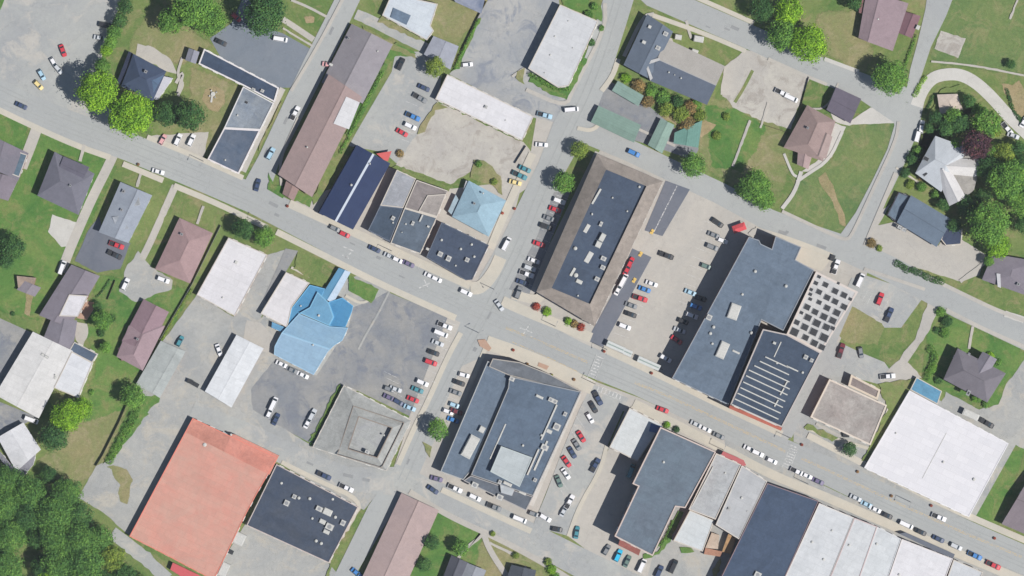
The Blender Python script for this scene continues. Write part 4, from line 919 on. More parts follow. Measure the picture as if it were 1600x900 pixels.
bld('house', 'mauve roof of a house cut off by the right edge', 'house',
    [dict(t='gable', p=[(1612, 742), (1567, 818), (1640, 850), (1690, 770)], h=4.4, r=1.5, c=(140, 130, 136))])

# south side
bld('bank', 'light grey building with sunken courtyard in its sloping roof', 'office building',
    [dict(t='mansard', p=[(537, 602), (643, 657), (604, 736), (488, 699)], inner=[(560, 650), (614, 668), (590, 716), (543, 702)], h=5.4, c=(188, 190, 187), c2=(181, 184, 181), ci=(172, 174, 177), sink=1.7)],
    units=[(AC, 574, 706, 7, 5, .8), (V, 600, 680, 3, 3, .6)], wall='tan')
bld('warehouse', 'huge orange-red roofed warehouse with red lower awning', 'warehouse',
    [dict(p=[(301, 653), (362, 682), (434, 715), (400, 774), (385, 802), (334, 907), (268, 872), (202, 838)], h=4.2, c=(222, 160, 144), c2=(212, 168, 152), par=0.12, pc=(226, 136, 118), v=0.05),
     dict(p=[(362, 678), (368, 679), (436, 712), (421, 742), (350, 706)], h=4.35, c=(226, 150, 132), c2=(222, 156, 140), par=0, n='roof_edge'),
     dict(p=[(297, 660), (301, 653), (362, 682), (350, 706), (290, 675)], h=4.33, c=(224, 156, 138), par=0, n='roof_edge')],
    extras=[('canopy', [(270, 879), (314, 900), (306, 915), (266, 890)], 3.2, 3.4, (204, 98, 102))],
    units=[(V, 320, 695, 6, 3, .5), (V, 361, 679, 4, 4, .9)], wall='tan')
bld('commercial_building', 'dark flat building adjoining the orange warehouse, patched with white rooftop units', 'shop',
    [dict(p=[(432, 725), (560, 792), (514, 880), (385, 821)], h=5.2, c=(76, 88, 108), c2=(90, 98, 112), par=0.25, pc=(200, 188, 182))],
    units=[(AC, 460, 776, 6, 6, 1), (AC, 448, 786, 8, 8, 1.1), (V, 467, 778, 5, 5, .8), (V, 484, 779, 5, 5, .8), (AC, 499, 795, 10, 7, 1.1), (RH, 512, 800, 14, 10, .8), (RH, 504, 815, 10, 7, .9), (AC, 515, 823, 12, 9, 1.1), (RH, 510, 831, 10, 6, .9), (AC, 536, 817, 7, 8, 1), (V, 494, 845, 5, 5, .8), (V, 502, 849, 5, 5, .8), (V, 524, 808, 5, 5, .8), (V, 488, 810, 4, 4, .7), (V, 440, 755, 4, 4, .3), (V, 520, 780, 4, 4, .3)])
bld('long_hall', 'long pinkish-brown gabled hall running off the bottom edge', 'hall',
    [dict(t='gable', p=[(628, 772), (684, 798), (628, 925), (566, 905)], h=4.0, r=1.5, c=(172, 154, 152), c2=(180, 160, 156), off=-0.05)])
bld('house', 'dark grey gabled house at bottom edge behind the small round tree', 'house',
    [dict(t='gable', p=[(706, 869), (730, 880), (712, 922), (690, 912)], h=3.6, r=1.6, c=(96, 98, 108)), dict(t='gable', p=[(728, 880), (758, 892), (745, 925), (712, 915)], h=3.4, r=1.0, c=(150, 154, 162))])
bld('house', 'dark roof corner cut off by the bottom edge, left of garden shrubs', 'house',
    [dict(t='gable', p=[(800, 884), (836, 892), (830, 925), (788, 918)], h=3.4, r=1.2, c=(88, 94, 104))])
bld('office_block', 'slate-blue block filling the lower central street block, white rooftop plant', 'office building',
    [dict(p=[(762, 564), (812, 588), (800, 604), (795, 600), (734, 738), (724, 750), (688, 737)], h=4.6, c=(112, 128, 146), c2=(122, 134, 148), par=0.3, pc=(176, 178, 178)),
     dict(p=[(796, 588), (908, 612), (890, 652), (833, 775), (736, 742), (794, 606)], h=6.0, c=(104, 120, 140), c2=(112, 130, 150), par=0.3, pc=(160, 162, 164)),
     dict(p=[(724, 751), (736, 743), (833, 776), (822, 798)], h=4.4, c=(120, 128, 140), par=0.2, pc=(170, 168, 168)),
     dict(p=[(783, 697), (832, 715), (812, 761), (766, 737)], h=8.2, c=(196, 204, 206), par=0.15, pc=(190, 200, 200)),
     dict(p=[(770, 560), (812, 566), (860, 585), (908, 611), (903, 622), (848, 600), (796, 587), (764, 573)], h=5.4, c=(134, 140, 148), par=0.3, pc=(178, 172, 164)),
     dict(p=[(781, 755), (806, 760), (800, 775), (783, 770)], h=5.6, c=(200, 206, 210), par=0)],
    units=[(RH, 735, 698, 36, 16, 1.7, 62), (RH, 753, 671, 10, 9, 1.4, 62), (AC, 800, 592, 8, 6, 1.2), (AC, 864, 626, 14, 6, 1.2), (RH, 843, 620, 12, 4, .8), (AC, 883, 647, 5, 6, 1), (RR, 858, 660, 60, 2.5, .7, 66), (RH, 858, 674, 9, 6, 1), (AC, 870, 667, 10, 10, 1.1), (AC, 851, 699, 11, 8, 1.2), (AC, 742, 758, 10, 8, 1.2), (AC, 781, 777, 10, 8, 1.2),
           (AC, 836, 750, 5, 5, .9), (V, 846, 680, 4, 4, .8), (RR, 833, 722, 44, 2.5, .7, 66), (RR, 845, 712, 50, 3, .5, 66), (RH, 793, 756, 14, 5, .8), (AC, 781, 753, 5, 5, 1), (RH, 816, 770, 12, 4, .7), (V, 817, 696, 4, 4, .8), (RR, 778, 690, 60, 2, .3, 66)],
    wall='brick')
bld('store', 'pale grey-white flat shop with cobalt patch at its north corner', 'shop',
    [dict(p=[(984, 637), (1034, 663), (996, 721), (952, 699)], h=4.6, c=(222, 226, 226), par=0.12)],
    extras=[('awning', [(1017, 662), (1034, 666), (1031, 678), (1014, 674)], 3.8, 4.85, (78, 116, 168))])
bld('commercial_building', 'tall slate-blue flat building with stepped west side, pale parapet', 'shop',
    [dict(p=[(1032, 667), (1119, 706), (1071, 794), (1056, 792), (1020, 869), (960, 838), (997, 760), (988, 756)], h=8.8, c=(116, 128, 142), c2=(122, 138, 152), par=0.4, pc=(206, 190, 182), pw=0.5)],
    units=[(V, 1037, 722, 4, 6, .6)], extras=[('brick_annex', [(969, 842), (1002, 857), (998, 868), (966, 852)], 0, 4.2, (176, 112, 104))], )
bld('commercial_building', 'narrow pale grey shop with red awning, beside tall slate-blue building', 'shop',
    [dict(p=[(1119, 708), (1158, 726), (1118, 812), (1076, 796)], h=6.4, c=(192, 196, 198), c2=(182, 184, 186), par=0.25, pc=(212, 204, 194)),
     dict(p=[(1078, 797), (1116, 813), (1098, 862), (1052, 845)], h=4.8, c=(220, 226, 228), par=0.15)],
    extras=[('awning', [(1130, 705), (1162, 719), (1166, 727), (1158, 729), (1126, 712)], 3.2, 3.5, (190, 110, 112))], units=[(RR, 1098, 760, 70, 1.5, .5, 62), (V, 1133, 739, 3, 3, .5)])
bld('commercial_building', 'second pale grey shop, between red-awning shop and dark navy building', 'shop',
    [dict(p=[(1159, 727), (1199, 752), (1155, 843), (1118, 820)], h=6.6, c=(196, 198, 200), c2=(184, 186, 188), par=0.25, pc=(212, 206, 198))],
    units=[(RH, 1111+0, 0, 1, 1, .1)] if False else [(V, 1159, 778, 4, 4, .6), (AC, 1139, 795, 4, 4, .6), (V, 1168, 799, 2, 2, .4)])
bld('shed', 'small tan-roofed shed behind the pale shops', 'shed',
    [dict(p=[(1138, 834), (1150, 840), (1142, 866), (1128, 862)], h=3.2, c=(206, 166, 122), par=0), dict(p=[(1102, 856), (1130, 862), (1126, 870), (1100, 866)], h=2.4, c=(196, 148, 124), par=0),
     dict(p=[(1112, 832), (1124, 836), (1122, 858), (1102, 856)], h=2.8, c=(222, 202, 182), par=0)], win=False, wall='tan')
bld('warehouse', 'dark navy flat warehouse south of the main street', 'warehouse',
    [dict(p=[(1199, 755), (1279, 783), (1222, 912), (1122, 912)], h=7.4, c=(78, 94, 118), c2=(84, 100, 124), par=0.25, pc=(150, 130, 136), pw=0.25)], units=[(AC, 1184, 898, 10, 8, 1)])
WR = 'white-roofed row at the bottom right'
bld('commercial_building', 'off-white flat shop beside the navy warehouse, first of white row', 'shop', [dict(p=[(1280, 786), (1335, 809), (1293, 912), (1222, 912)], h=7.0, c=(220, 223, 225), c2=(212, 215, 218), par=0.2, pc=(220, 214, 208))], units=[(V, 1300, 829, 3, 3, .5), (V, 1269, 847, 4, 4, .5), (V, 1287, 874, 4, 4, .5)], group=WR)
bld('commercial_building', 'off-white flat shop, second of white row from navy warehouse', 'shop', [dict(p=[(1335, 809), (1371, 823), (1340, 912), (1293, 912)], h=7.2, c=(221, 224, 226), par=0.2, pc=(206, 188, 186))], units=[(V, 1327, 852, 4, 4, .5)], group=WR)
bld('commercial_building', 'off-white flat shop left of the brightest white roof', 'shop', [dict(p=[(1371, 823), (1408, 842), (1384, 912), (1340, 912)], h=7.0, c=(222, 226, 228), par=0.15, pc=(210, 212, 214))], units=[(V, 1370, 850, 4, 4, .5)], group=WR)
bld('commercial_building', 'brightest white flat shop with grey street canopy', 'shop', [dict(p=[(1409, 842), (1489, 873), (1474, 912), (1385, 912)], h=6.8, c=(235, 234, 237), par=0.2, pc=(222, 216, 214))],
    extras=[('canopy', [(1405, 834), (1415, 832), (1492, 866), (1489, 873), (1480, 870)], 3.0, 3.25, (110, 116, 128))], units=[(V, 1405, 898, 4, 4, .5)], group=WR)
bld('commercial_building', 'off-white shop corner, last of white row at the bottom edge', 'shop', [dict(p=[(1490, 874), (1536, 894), (1528, 914), (1476, 914)], h=6.8, c=(216, 219, 222), par=0.2)], group=WR)

# ---------------------------------------------------------------- trees, bushes and hedges
LEAF = dict(lime=leafm('leaf_lime', (0.20, 0.42, 0.035)), mid=leafm('leaf_mid', (0.135, 0.31, 0.062)), dark=leafm('leaf_dark', (0.062, 0.165, 0.052)),
            olive=leafm('leaf_olive', (0.20, 0.31, 0.06)), wood=leafm('leaf_wood', (0.105, 0.25, 0.062)), purple=leafm('leaf_purple', (0.10, 0.05, 0.07)), brown=leafm('leaf_brown', (0.27, 0.22, 0.10)), red=leafm('leaf_red', (0.36, 0.08, 0.06)))
def leaves(rnd, lobes, size, dens, zmin=-1e9):
    """leaf clumps spread over and just inside the surface of overlapping lobes"""
    vs = []; fs = []
    for (c, r) in lobes:
        n = int(dens*4*pi*r*r/(size*size))
        for _ in range(n):
            u = rnd.uniform(-0.45, 1); th = rnd.uniform(0, 2*pi); q = math.sqrt(1-u*u)
            d = Vector((q*cos(th), q*sin(th), u)); rr = r*(1-abs(rnd.gauss(0, 0.16)))
            p = Vector(c)+Vector((d.x*rr, d.y*rr, d.z*rr*0.85))
            if p.z < zmin: continue
            n_ = (d+Vector((rnd.gauss(0, .55), rnd.gauss(0, .55), rnd.gauss(0, .55)+0.25))).normalized()
            t = n_.orthogonal().normalized(); b = n_.cross(t); a = rnd.uniform(0, 2*pi)
            t, b = t*cos(a)+b*sin(a), b*cos(a)-t*sin(a); s = size*rnd.uniform(0.55, 1.15)
            k = len(vs)
            vs += [tuple(p-t*s*.55), tuple(p-b*s*.4+n_*s*.06), tuple(p+t*s*.55), tuple(p+b*s*.4+n_*s*.06)]; fs.append((k, k+1, k+2, k+3))
    return vs, fs
def crown_mesh(rnd, R, size, gaps=0.0):
    lobes = []; n = int(14+R*2.6)
    for i in range(n):
        a = i*2.399+rnd.uniform(-.4, .4); q = math.sqrt((i+0.5)/n); r = R*rnd.uniform(0.20, 0.33)
        if rnd.random() < gaps: continue
        d = min(q*R*0.78, R-r*0.85)
        lobes.append(((d*cos(a), d*sin(a), R*0.62*(1-q*q*0.75)*rnd.uniform(0.7, 1.1)), r))
    lobes += [((0, 0, 0.0), R*0.88), ((0, 0, 0.12*R), R*0.76)]
    vs, fs = leaves(rnd, lobes, size, 1.0)
    # stray sprigs outside the main outline
    for _ in range(int(R*14)):
        a = rnd.uniform(0, 2*pi); d = R*rnd.uniform(0.86, 1.08); p = Vector((d*cos(a), d*sin(a), R*rnd.uniform(-.1, .3)))
        k = len(vs); s = size*.8; t = Vector((rnd.gauss(0, 1), rnd.gauss(0, 1), rnd.gauss(0, .4))).normalized(); b = t.orthogonal().normalized()
        vs += [tuple(p-t*s*.5), tuple(p-b*s*.4), tuple(p+t*s*.5), tuple(p+b*s*.4)]; fs.append((k, k+1, k+2, k+3))
    return vs, fs
def trunk_mesh(rnd, R, hc):
    mb = MB(); r0 = 0.05*R+0.08
    def limb(a, b, ra, rb, n=7):
        a, b = Vector(a), Vector(b); d = (b-a).normalized(); t = d.orthogonal().normalized(); u = d.cross(t); vs = []
        for c, r in ((a, ra), (b, rb)):
            vs += [tuple(c+(t*cos(2*pi*i/n)+u*sin(2*pi*i/n))*r) for i in range(n)]
        mb.add(vs, [(i, (i+1) % n, n+(i+1) % n, n+i) for i in range(n)]+[tuple(range(n, 2*n))])
    limb((0, 0, -0.1), (0, 0, 0.5), r0*1.6, r0); limb((0, 0, 0.5), (0.1, 0.05, hc*0.7), r0, r0*.7); limb((0.1, 0.05, hc*.7), (0, 0, hc+R*.3), r0*.7, r0*.3)
    for i in range(6):
        a = i*1.05+rnd.uniform(-.3, .3); z = hc*rnd.uniform(.5, .8)
        m = (R*.35*cos(a), R*.35*sin(a), z+R*.22); limb((0, 0, z), m, r0*.42, r0*.26, 5)
        limb(m, (R*.68*cos(a+.2), R*.68*sin(a+.2), z+R*.5), r0*.26, r0*.1, 5); limb(m, (R*.5*cos(a-.5), R*.5*sin(a-.5), z+R*.62), r0*.2, r0*.08, 5)
    return mb
TREEM = {}
def tree(px, py, rp, kind, label, cat='tree', name=None, group=None, bush=False, rnd=random):
    R = rp*S; cls = 1.2 if R < 1.8 else 2.6 if R < 3.6 else 5.0 if R < 6.5 else 9.0
    var = rnd.randrange(3); key = (cls, var, kind, bush)
    hc = cls*(1.15 if not bush else 0.35)+(0.6 if not bush else 0)
    if key not in TREEM:
        r2 = random.Random(hash((cls, var)) & 0xffff)
        size = 0.30 if cls < 2 else 0.42 if cls < 4 else 0.56 if cls < 7 else 0.75
        vs, fs = crown_mesh(r2, cls, size, 0.08)
        TREEM[key] = (mesh('crown', [(x, y, z+hc) for x, y, z in vs], fs, LEAF[kind]), trunk_mesh(r2, cls, hc).me('trunk', M_BARK))
    g = gz((px, py)); h = (hc+cls*0.5)*R/cls; x, y = P((px, py), h*0.8)
    root = empty(name or ('bush' if bush else 'tree'), (x, y, g), rnd.uniform(0, 6.28)); k = R/cls*1.02
    root.scale = (k*rnd.uniform(.94, 1.06), k*rnd.uniform(.94, 1.06), k*rnd.uniform(.9, 1.1))
    link('crown', TREEM[key][0], root); link('trunk', TREEM[key][1], root)
    tag(root, label, cat, group); return root
def hedge(pts, w, h, kind, label, name='hedge'):
    rnd = random.Random(len(label)*7+len(pts)); wpts = [Vector(P(p, h)) for p in smooth(pts, 1)] if len(pts) > 2 else [Vector(P(p, h)) for p in pts]
    o = wpts[0]; lobes = []; W = w*S/2
    for a, b in zip(wpts, wpts[1:]):
        L = (b-a).length; n = max(1, int(L/(W*0.8))); d = (b-a)/max(L, 1e-6); nn = Vector((-d.y, d.x))
        for i in range(n):
            p = a.lerp(b, (i+rnd.random()*.6)/n)-o+nn*rnd.gauss(0, W*.16)
            lobes.append(((p.x, p.y, h*.45), W*rnd.uniform(.85, 1.1)))
    vs, fs = leaves(rnd, lobes, 0.42, 1.0)
    vs = [(x, y, min(max(z, 0.02), h*rnd.uniform(.8, 1.15))) for x, y, z in vs]
    me = mesh(name, vs, fs, LEAF[kind]); ob = link(name, me); ob.location = (o.x, o.y, gz(pts[0])); tag(ob, label, 'hedge'); return ob

T = [
 (152, 143, 34, 'lime', 'large lime-green tree at the west end of the row by the car park'),
 (206, 179, 37, 'lime', 'large bright green tree in front of the dark blue hipped house'),
 (262, 178, 21, 'dark', 'smaller dark tree between the lime trees and round dark tree'),
 (297, 180, 25, 'dark', 'round dark tree at the east end of the row by the office'),
 (302, 10, 38, 'mid', 'broad green tree at the top edge west of the blue lot'),
 (330, 32, 26, 'mid', 'lower green tree on the side of the blue lot at top'),
 (268, 32, 22, 'mid', 'green tree on the west side of the broad treetop cluster'),
 (412, 22, 36, 'dark', 'large dark tree above the blue parking lot'),
 (196, 10, 14, 'dark', 'dark tree at the top of the strip beside the big car park'),
 (188, 32, 13, 'dark', 'second dark tree down the strip beside the big car park'),
 (178, 50, 13, 'mid', 'mid-green tree, third down the strip beside the big car park'),
 (166, 80, 11, 'lime', 'small lime tree low on the strip beside the big car park'),
 (160, 104, 15, 'mid', 'green tree just above the large lime-green tree'),
 (680, 105, 16, 'olive', 'round olive tree beside the plain grey garage'),
 (905, 234, 15, 'olive', 'yellow-green round tree by the crossroads corner'),
 (881, 285, 18, 'mid', 'round green tree beside parked cars west of the brown-rimmed block'),
 (1083, 258, 21, 'mid', 'neat round green tree south of the green sheds'),
 (1180, 290, 27, 'mid', 'larger green street tree east of the neat round one'),
 (1194, 312, 17, 'mid', 'lower green tree touching the middle street'),
 (1160, 296, 13, 'mid', 'small green tree on the west side of the street tree pair'),
 (1233, 18, 24, 'lime', 'bright lime tree at the top edge over the upper road'),
 (1222, 55, 25, 'mid', 'green tree leaning over the upper road, left of cluster'),
 (1264, 68, 32, 'lime', 'biggest lime tree overhanging the upper road'),
 (1190, 14, 20, 'dark', 'very dark tree at the top edge beside lime cluster'),
 (1335, 4, 14, 'dark', 'dark tree at the top edge west of the mauve house'),
 (1391, 121, 27, 'mid', 'green tree at the junction of the upper road'),
 (105, 650, 26, 'lime', 'lime tree beside the large white workshop'),
 (128, 638, 18, 'lime', 'smaller lime tree on the right of the workshop pair'),
 (85, 682, 24, 'dark', 'dark tree east of the small white house'),
 (208, 620, 20, 'mid', 'green tree at the corner of the pale green-grey shed'),
 (76, 742, 15, 'dark', 'round dark tree just north of the wood'),
 (20, 385, 22, 'dark', 'dark tree on the west lawn near the left edge'),
 (8, 408, 14, 'dark', 'small dark tree at the left edge above the tan shed'),
 (381, 358, 18, 'dark', 'darker of the two trees before the white flat store'),
 (413, 370, 18, 'mid', 'greener of two trees before the white flat store'),
 (684, 671, 18, 'mid', 'round green street tree west of the lower central block'),
 (675, 847, 13, 'dark', 'small round dark tree on the lawn east of long hall'),
 (663, 882, 12, 'dark', 'small dark tree close to bottom edge beside the long hall'),
 (720, 856, 14, 'mid', 'small green tree above the dark grey gabled house'),
 (1526, 226, 25, 'purple', 'purple-leaved tree behind the large pale house'),
 (1542, 192, 24, 'mid', 'green tree just above the purple-leaved tree'),
 (1500, 193, 18, 'dark', 'dark tree left of the green one inside the drive bend'),
 (1462, 184, 12, 'dark', 'small dark tree below the cream summerhouse'),
 (1478, 200, 14, 'dark', 'dark tree directly north of the large pale house'),
 (1514, 158, 12, 'dark', 'dark tree at the east side of the cream summerhouse'),
 (1494, 224, 11, 'mid', 'small green tree touching the purple tree on its left'),
 (1576, 282, 34, 'mid', 'large green tree at the right edge east of the pale house'),
 (1602, 310, 28, 'mid', 'green tree cut by the right edge, beside the largest one'),
 (1545, 350, 34, 'mid', 'large green tree south-east of the blue-grey house'),
 (1560, 385, 20, 'lime', 'light green tree just above the skylight house'),
 (1511, 322, 17, 'dark', 'dark tree south of the large pale house'),
 (1570, 240, 18, 'olive', 'greyish olive tree right of the purple tree'),
 (1600, 350, 16, 'dark', 'dark tree on the right edge below the large green tree'),
 (1600, 255, 16, 'dark', 'dark tree on the right edge above the largest green tree'),
 (1474, 342-22, 11, 'dark', 'small dark tree between the two right-hand houses'),
 (1328, 702, 12, 'dark', 'small dark tree in front of the cream-parapet building'),
 (1580, 100, 8, 'dark', 'small dark bush-like tree in the top right meadow'),
 (1545, 350+58, 9, 'mid', 'little green tree left of the skylight house'),
 (160, 500, 17, 'mid', 'loose green tree in the garden west of the crossed-gable house'),
 (165, 543, 10, 'mid', 'small green tree south-west of the crossed-gable house'),
 (1490, 182, 14, 'mid', 'small green tree between the summerhouse and purple tree'),
 (1545, 262, 20, 'dark', 'dark tree directly right of the large pale house'),
 (1552, 236, 13, 'mid', 'green tree filling the gap right of the purple tree'),
 (1536, 306, 15, 'dark', 'dark tree at the south-east corner of the large pale house'),
 (1452, 200, 9, 'dark', 'small dark tree beside the vehicles on the verge'),
 (1528, 172, 11, 'mid', 'small green tree at the inner side of the curved drive'),
 (1556, 205, 10, 'olive', 'small olive tree below the end of the curved drive'),
 (1590, 232, 14, 'dark', 'dark tree near the right edge below the curved drive'),
 (1492, 352, 12, 'dark', 'dark tree shading the east end of the blue-grey house'),
 (173, 66, 12, 'mid', 'green tree, fourth down the strip beside the big car park'),
 (152, 478, 8, 'dark', 'tiny dark tree beside the orange patio'),
]
random.seed(21)
for x, y, r, k, lab in T: tree(x, y, r, k, lab, name='street_tree' if 'street' in lab else 'tree')
# the wood in the bottom left corner, counted row by row
ROWS = [[(12, 752, 20, 'mid'), (46, 768, 22, 'mid'), (104, 770, 20, 'mid')], [(8, 792, 21, 'mid'), (42, 806, 20, 'dark'), (84, 800, 24, 'mid'), (122, 806, 18, 'dark')],
        [(14, 838, 22, 'mid'), (58, 842, 14, 'dark'), (88, 838, 22, 'mid'), (122, 842, 22, 'mid'), (156, 842, 17, 'mid')],
        [(8, 885, 22, 'mid'), (66, 884, 14, 'dark'), (94, 878, 24, 'mid'), (134, 880, 24, 'mid'), (176, 872, 16, 'olive'), (196, 898, 14, 'dark')], [(26, 914, 16, 'mid'), (76, 912, 16, 'lime'), (112, 916, 18, 'mid'), (158, 912, 18, 'dark'), (222, 916, 14, 'mid')]]
RN = ['top', 'second', 'third', 'fourth', 'bottom']; ON = ['first', 'second', 'third', 'fourth', 'fifth', 'sixth', 'seventh', 'eighth', 'ninth', 'tenth', 'eleventh', 'twelfth', 'thirteenth']
ROWS = [[(x, y, q, 'wood' if k == 'mid' else k) for x, y, q, k in row] for row in ROWS]
CN = dict(mid='green', wood='green', dark='dark', lime='lime', olive='olive', brown='brown', purple='purple', red='red')
for r, row in enumerate(ROWS):
    for i, (x, y, rad, k) in enumerate(row):
        tree(x, y, rad*1.32, k, '%s tree in the corner wood, %s from the left in its %s row' % (CN[k], ON[i], RN[r]), name='woodland_tree', group='trees of the wood in the bottom left corner')
BUSH = [('along the brown belt above the green sheds', [(978, 122, 9, 'lime'), (998, 134, 12, 'brown'), (1018, 142, 12, 'mid'), (1012, 158, 12, 'brown'), (1036, 152, 13, 'mid'), (1040, 170, 14, 'olive'), (1058, 160, 12, 'dark'), (1064, 178, 15, 'olive'), (1080, 168, 12, 'brown'), (1094, 180, 12, 'olive'), (1075, 194, 14, 'brown'), (1088, 164, 10, 'mid')]),
        ('in the planting beds below the brown-rimmed block', [(838, 479, 7, 'red'), (855, 487, 8, 'lime'), (888, 502, 7, 'lime'), (897, 506, 7, 'brown'), (908, 511, 7, 'red')]),
        ('beside the street west of the large pale house', [(1427, 248, 12, 'dark'), (1414, 270, 9, 'dark'), (1434, 236, 9, 'mid'), (1422, 288, 8, 'olive'), (1440, 292, 9, 'mid')]),
        ('south of the large pale house', [(1462, 304, 8, 'mid'), (1478, 312, 9, 'dark'), (1440, 276, 7, 'brown')]),
        ('on the dry lawn east of the garage drive', [(1120, 212, 8, 'olive'), (1135, 182, 7, 'olive')]),
        ('on the verge of the pale lot below the blue-grey house', [(1362, 380, 9, 'brown'), (1374, 388, 6, 'olive')]),
        ('around the crossed-gable house', [(175, 498, 7, 'dark'), (158, 520, 7, 'dark'), (163, 540, 8, 'dark'), (143, 613, 5, 'mid'), (20, 490, 4, 'dark')]),
        ('around the dark mauve house in the green garden', [(1548, 556, 7, 'lime'), (1560, 566, 6, 'mid'), (1524, 622, 7, 'mid'), (1540, 632, 6, 'mid'), (1456, 578, 8, 'mid'), (1466, 594, 7, 'dark')]),
        ('on the bottom gardens', [(806, 868, 6, 'olive'), (862, 890, 9, 'lime'), (856, 878, 7, 'olive'), (868, 902, 8, 'mid'), (770, 834, 5, 'olive')]),
        ('at the roadside by the grey lot', [(1470, 487, 9, 'mid'), (1480, 502, 10, 'dark'), (1464, 516, 6, 'dark'), (1476, 520, 9, 'mid')]),
        ('near the dry corner of the gravel yard', [(748, 256, 6, 'mid'), (772, 284, 6, 'olive'), (625, 240, 7, 'brown')]),
        ('on the store lawn at the top', [(920, 24, 8, 'mid'), (928, 10, 7, 'mid'), (924, 66, 7, 'dark'), (940, 44, 5, 'mid')]),
        ('in front of the pale row by the red car', [(1042, 664, 6, 'lime'), (1057, 671, 6, 'dark')])]
for where, lst in BUSH:
    for i, (x, y, r, k) in enumerate(lst):
        tree(x, y, r, k, '%s bush %s, %s in line' % (CN[k], where, ON[i]), 'bush', 'bush', group='bushes '+where, bush=True)
hedge([(1450, 590), (1462, 560), (1452, 545)], 14, 1.6, 'mid', 'green hedge beside the pale drive west of the mauve house garden')
hedge([(1400, 412), (1430, 424), (1462, 440), (1474, 438)], 12, 1.4, 'dark', 'low dark hedge between the road and the pale lot')
hedge([(826, 114), (850, 128), (872, 140), (888, 138)], 9, 1.3, 'mid', 'green hedge along the south side of the pale grey store')
hedge([(893, 118), (905, 98), (914, 86)], 7, 1.3, 'mid', 'short green hedge along the east side of the pale grey store')
hedge([(748, 30), (730, 66), (710, 108)], 5, 1.4, 'mid', 'thin green hedge between dry lawn and the top asphalt lot')
hedge([(1432, 55), (1422, 82), (1412, 108)], 6, 1.4, 'mid', 'narrow hedge beside the small lane at upper right')
hedge([(216, 640), (196, 672), (170, 722)], 15, 1.5, 'mid', 'long wide hedge on the western edge of the grey yard')
hedge([(1430, 150), (1440, 128), (1446, 120)], 8, 1.2, 'lime', 'bright hedge between the small lane and the curved drive')
hedge([(1458, 150), (1446, 176)], 5, 1.2, 'dark', 'dark hedge inside the curved drive, west side')
hedge([(598, 112), (572, 158), (548, 208), (530, 240)], 6, 0.9, 'mid', 'green strip hedge along the east wall of the long brown hall')
hedge([(485, 696), (508, 650), (532, 606)], 3.5, 0.9, 'mid', 'thin hedge along the light grey courtyard building')
hedge([(246, 545), (280, 480), (300, 452)], 4, 1.0, 'olive', 'thin olive hedge between the crossed-gable house and grey yard')
hedge([(1018, 856), (1036, 850), (1052, 815)], 6, 1.2, 'mid', 'green hedge at the back of the tall slate-blue building')
hedge([(150, 465), (162, 452), (172, 436)], 3.5, 1.0, 'dark', 'short dark hedge beside the sealed drive')
hedge([(240, 440), (250, 455)], 3, .8, 'mid', 'tiny hedge south of the pink hipped house') if False else None
hedge([(1574, 140), (1582, 172), (1600, 195)], 6, 1.0, 'dark', 'hedge outside the curved drive near the right edge')

# fences
def fence(pts, label, h=1.5, m=None, name='fence'):
    w = [Vector(P(p, h)) for p in pts]; o = w[0]; root = empty(name, (o.x, o.y, gz(pts[0]))); tag(root, label, 'fence')
    pm = MB(); sm_ = MB(); sm_.box(0, 0, 0, 0.12, 0.12, h); pme = sm_.me('post', m or M_BARK)
    for a, b in zip(w, w[1:]):
        L = (b-a).length; an = atan2(b.y-a.y, b.x-a.x); c = (a+b)/2-o
        pm.box(c.x, c.y, 0.05, L, 0.05, h-0.1, an)
        for i in range(int(L/2.4)+1):
            q = a.lerp(b, min(1, i*2.4/L))-o; link('post', pme, root, (q.x, q.y, 0))
    pm.obj('fence_panel', m or M_TANW, root)
fence([(250, 530), (300, 444), (345, 352)], 'thin fence between pink house and the white flat store', m=M_GREYM)
fence([(150, 728), (160, 712), (186, 660), (198, 632)], 'wire fence on the west side of the long wide hedge', 1.6, M_BARK)
fence([(722, 78), (745, 30), (760, 2)], 'dark fence along the dry lawn at the top', 1.4, M_BARK)
fence([(1196, 196), (1240, 210), (1264, 120)], 'thin fence around the gravel lot by the white truck', 1.3, M_BARK)
fence([(168, 468), (180, 438)], 'short dark fence behind the sealed drive', 1.3, M_BARK)
fence([(805, 255), (822, 228)], 'short fence between gravel yard and the cross street', 1.4, M_BARK)

# ---------------------------------------------------------------- vehicles
PAINT = dict(white=(.62, .62, .63), silver=(.42, .44, .46), grey=(.17, .18, .19), black=(.022, .023, .027), navy=(.03, .05, .11), blue=(.04, .17, .42), red=(.45, .03, .045),
             maroon=(.13, .02, .03), teal=(.05, .20, .24), cyan=(.02, .38, .60), gold=(.62, .50, .22), green=(.10, .16, .14), purple=(.12, .10, .18), pink=(.55, .30, .30), lightblue=(.30, .45, .55))
def paint(c):
    n = 'paint_'+c
    if n in MATS: return MATS[n]
    m = D.materials.new(n); m.use_nodes = True; b = m.node_tree.nodes['Principled BSDF']
    b.inputs['Base Color'].default_value = (*PAINT[c], 1); b.inputs['Roughness'].default_value = 0.34; b.inputs['Coat Weight'].default_value = 0.35; b.inputs['Coat Roughness'].default_value = 0.12
    MATS[n] = m; return m
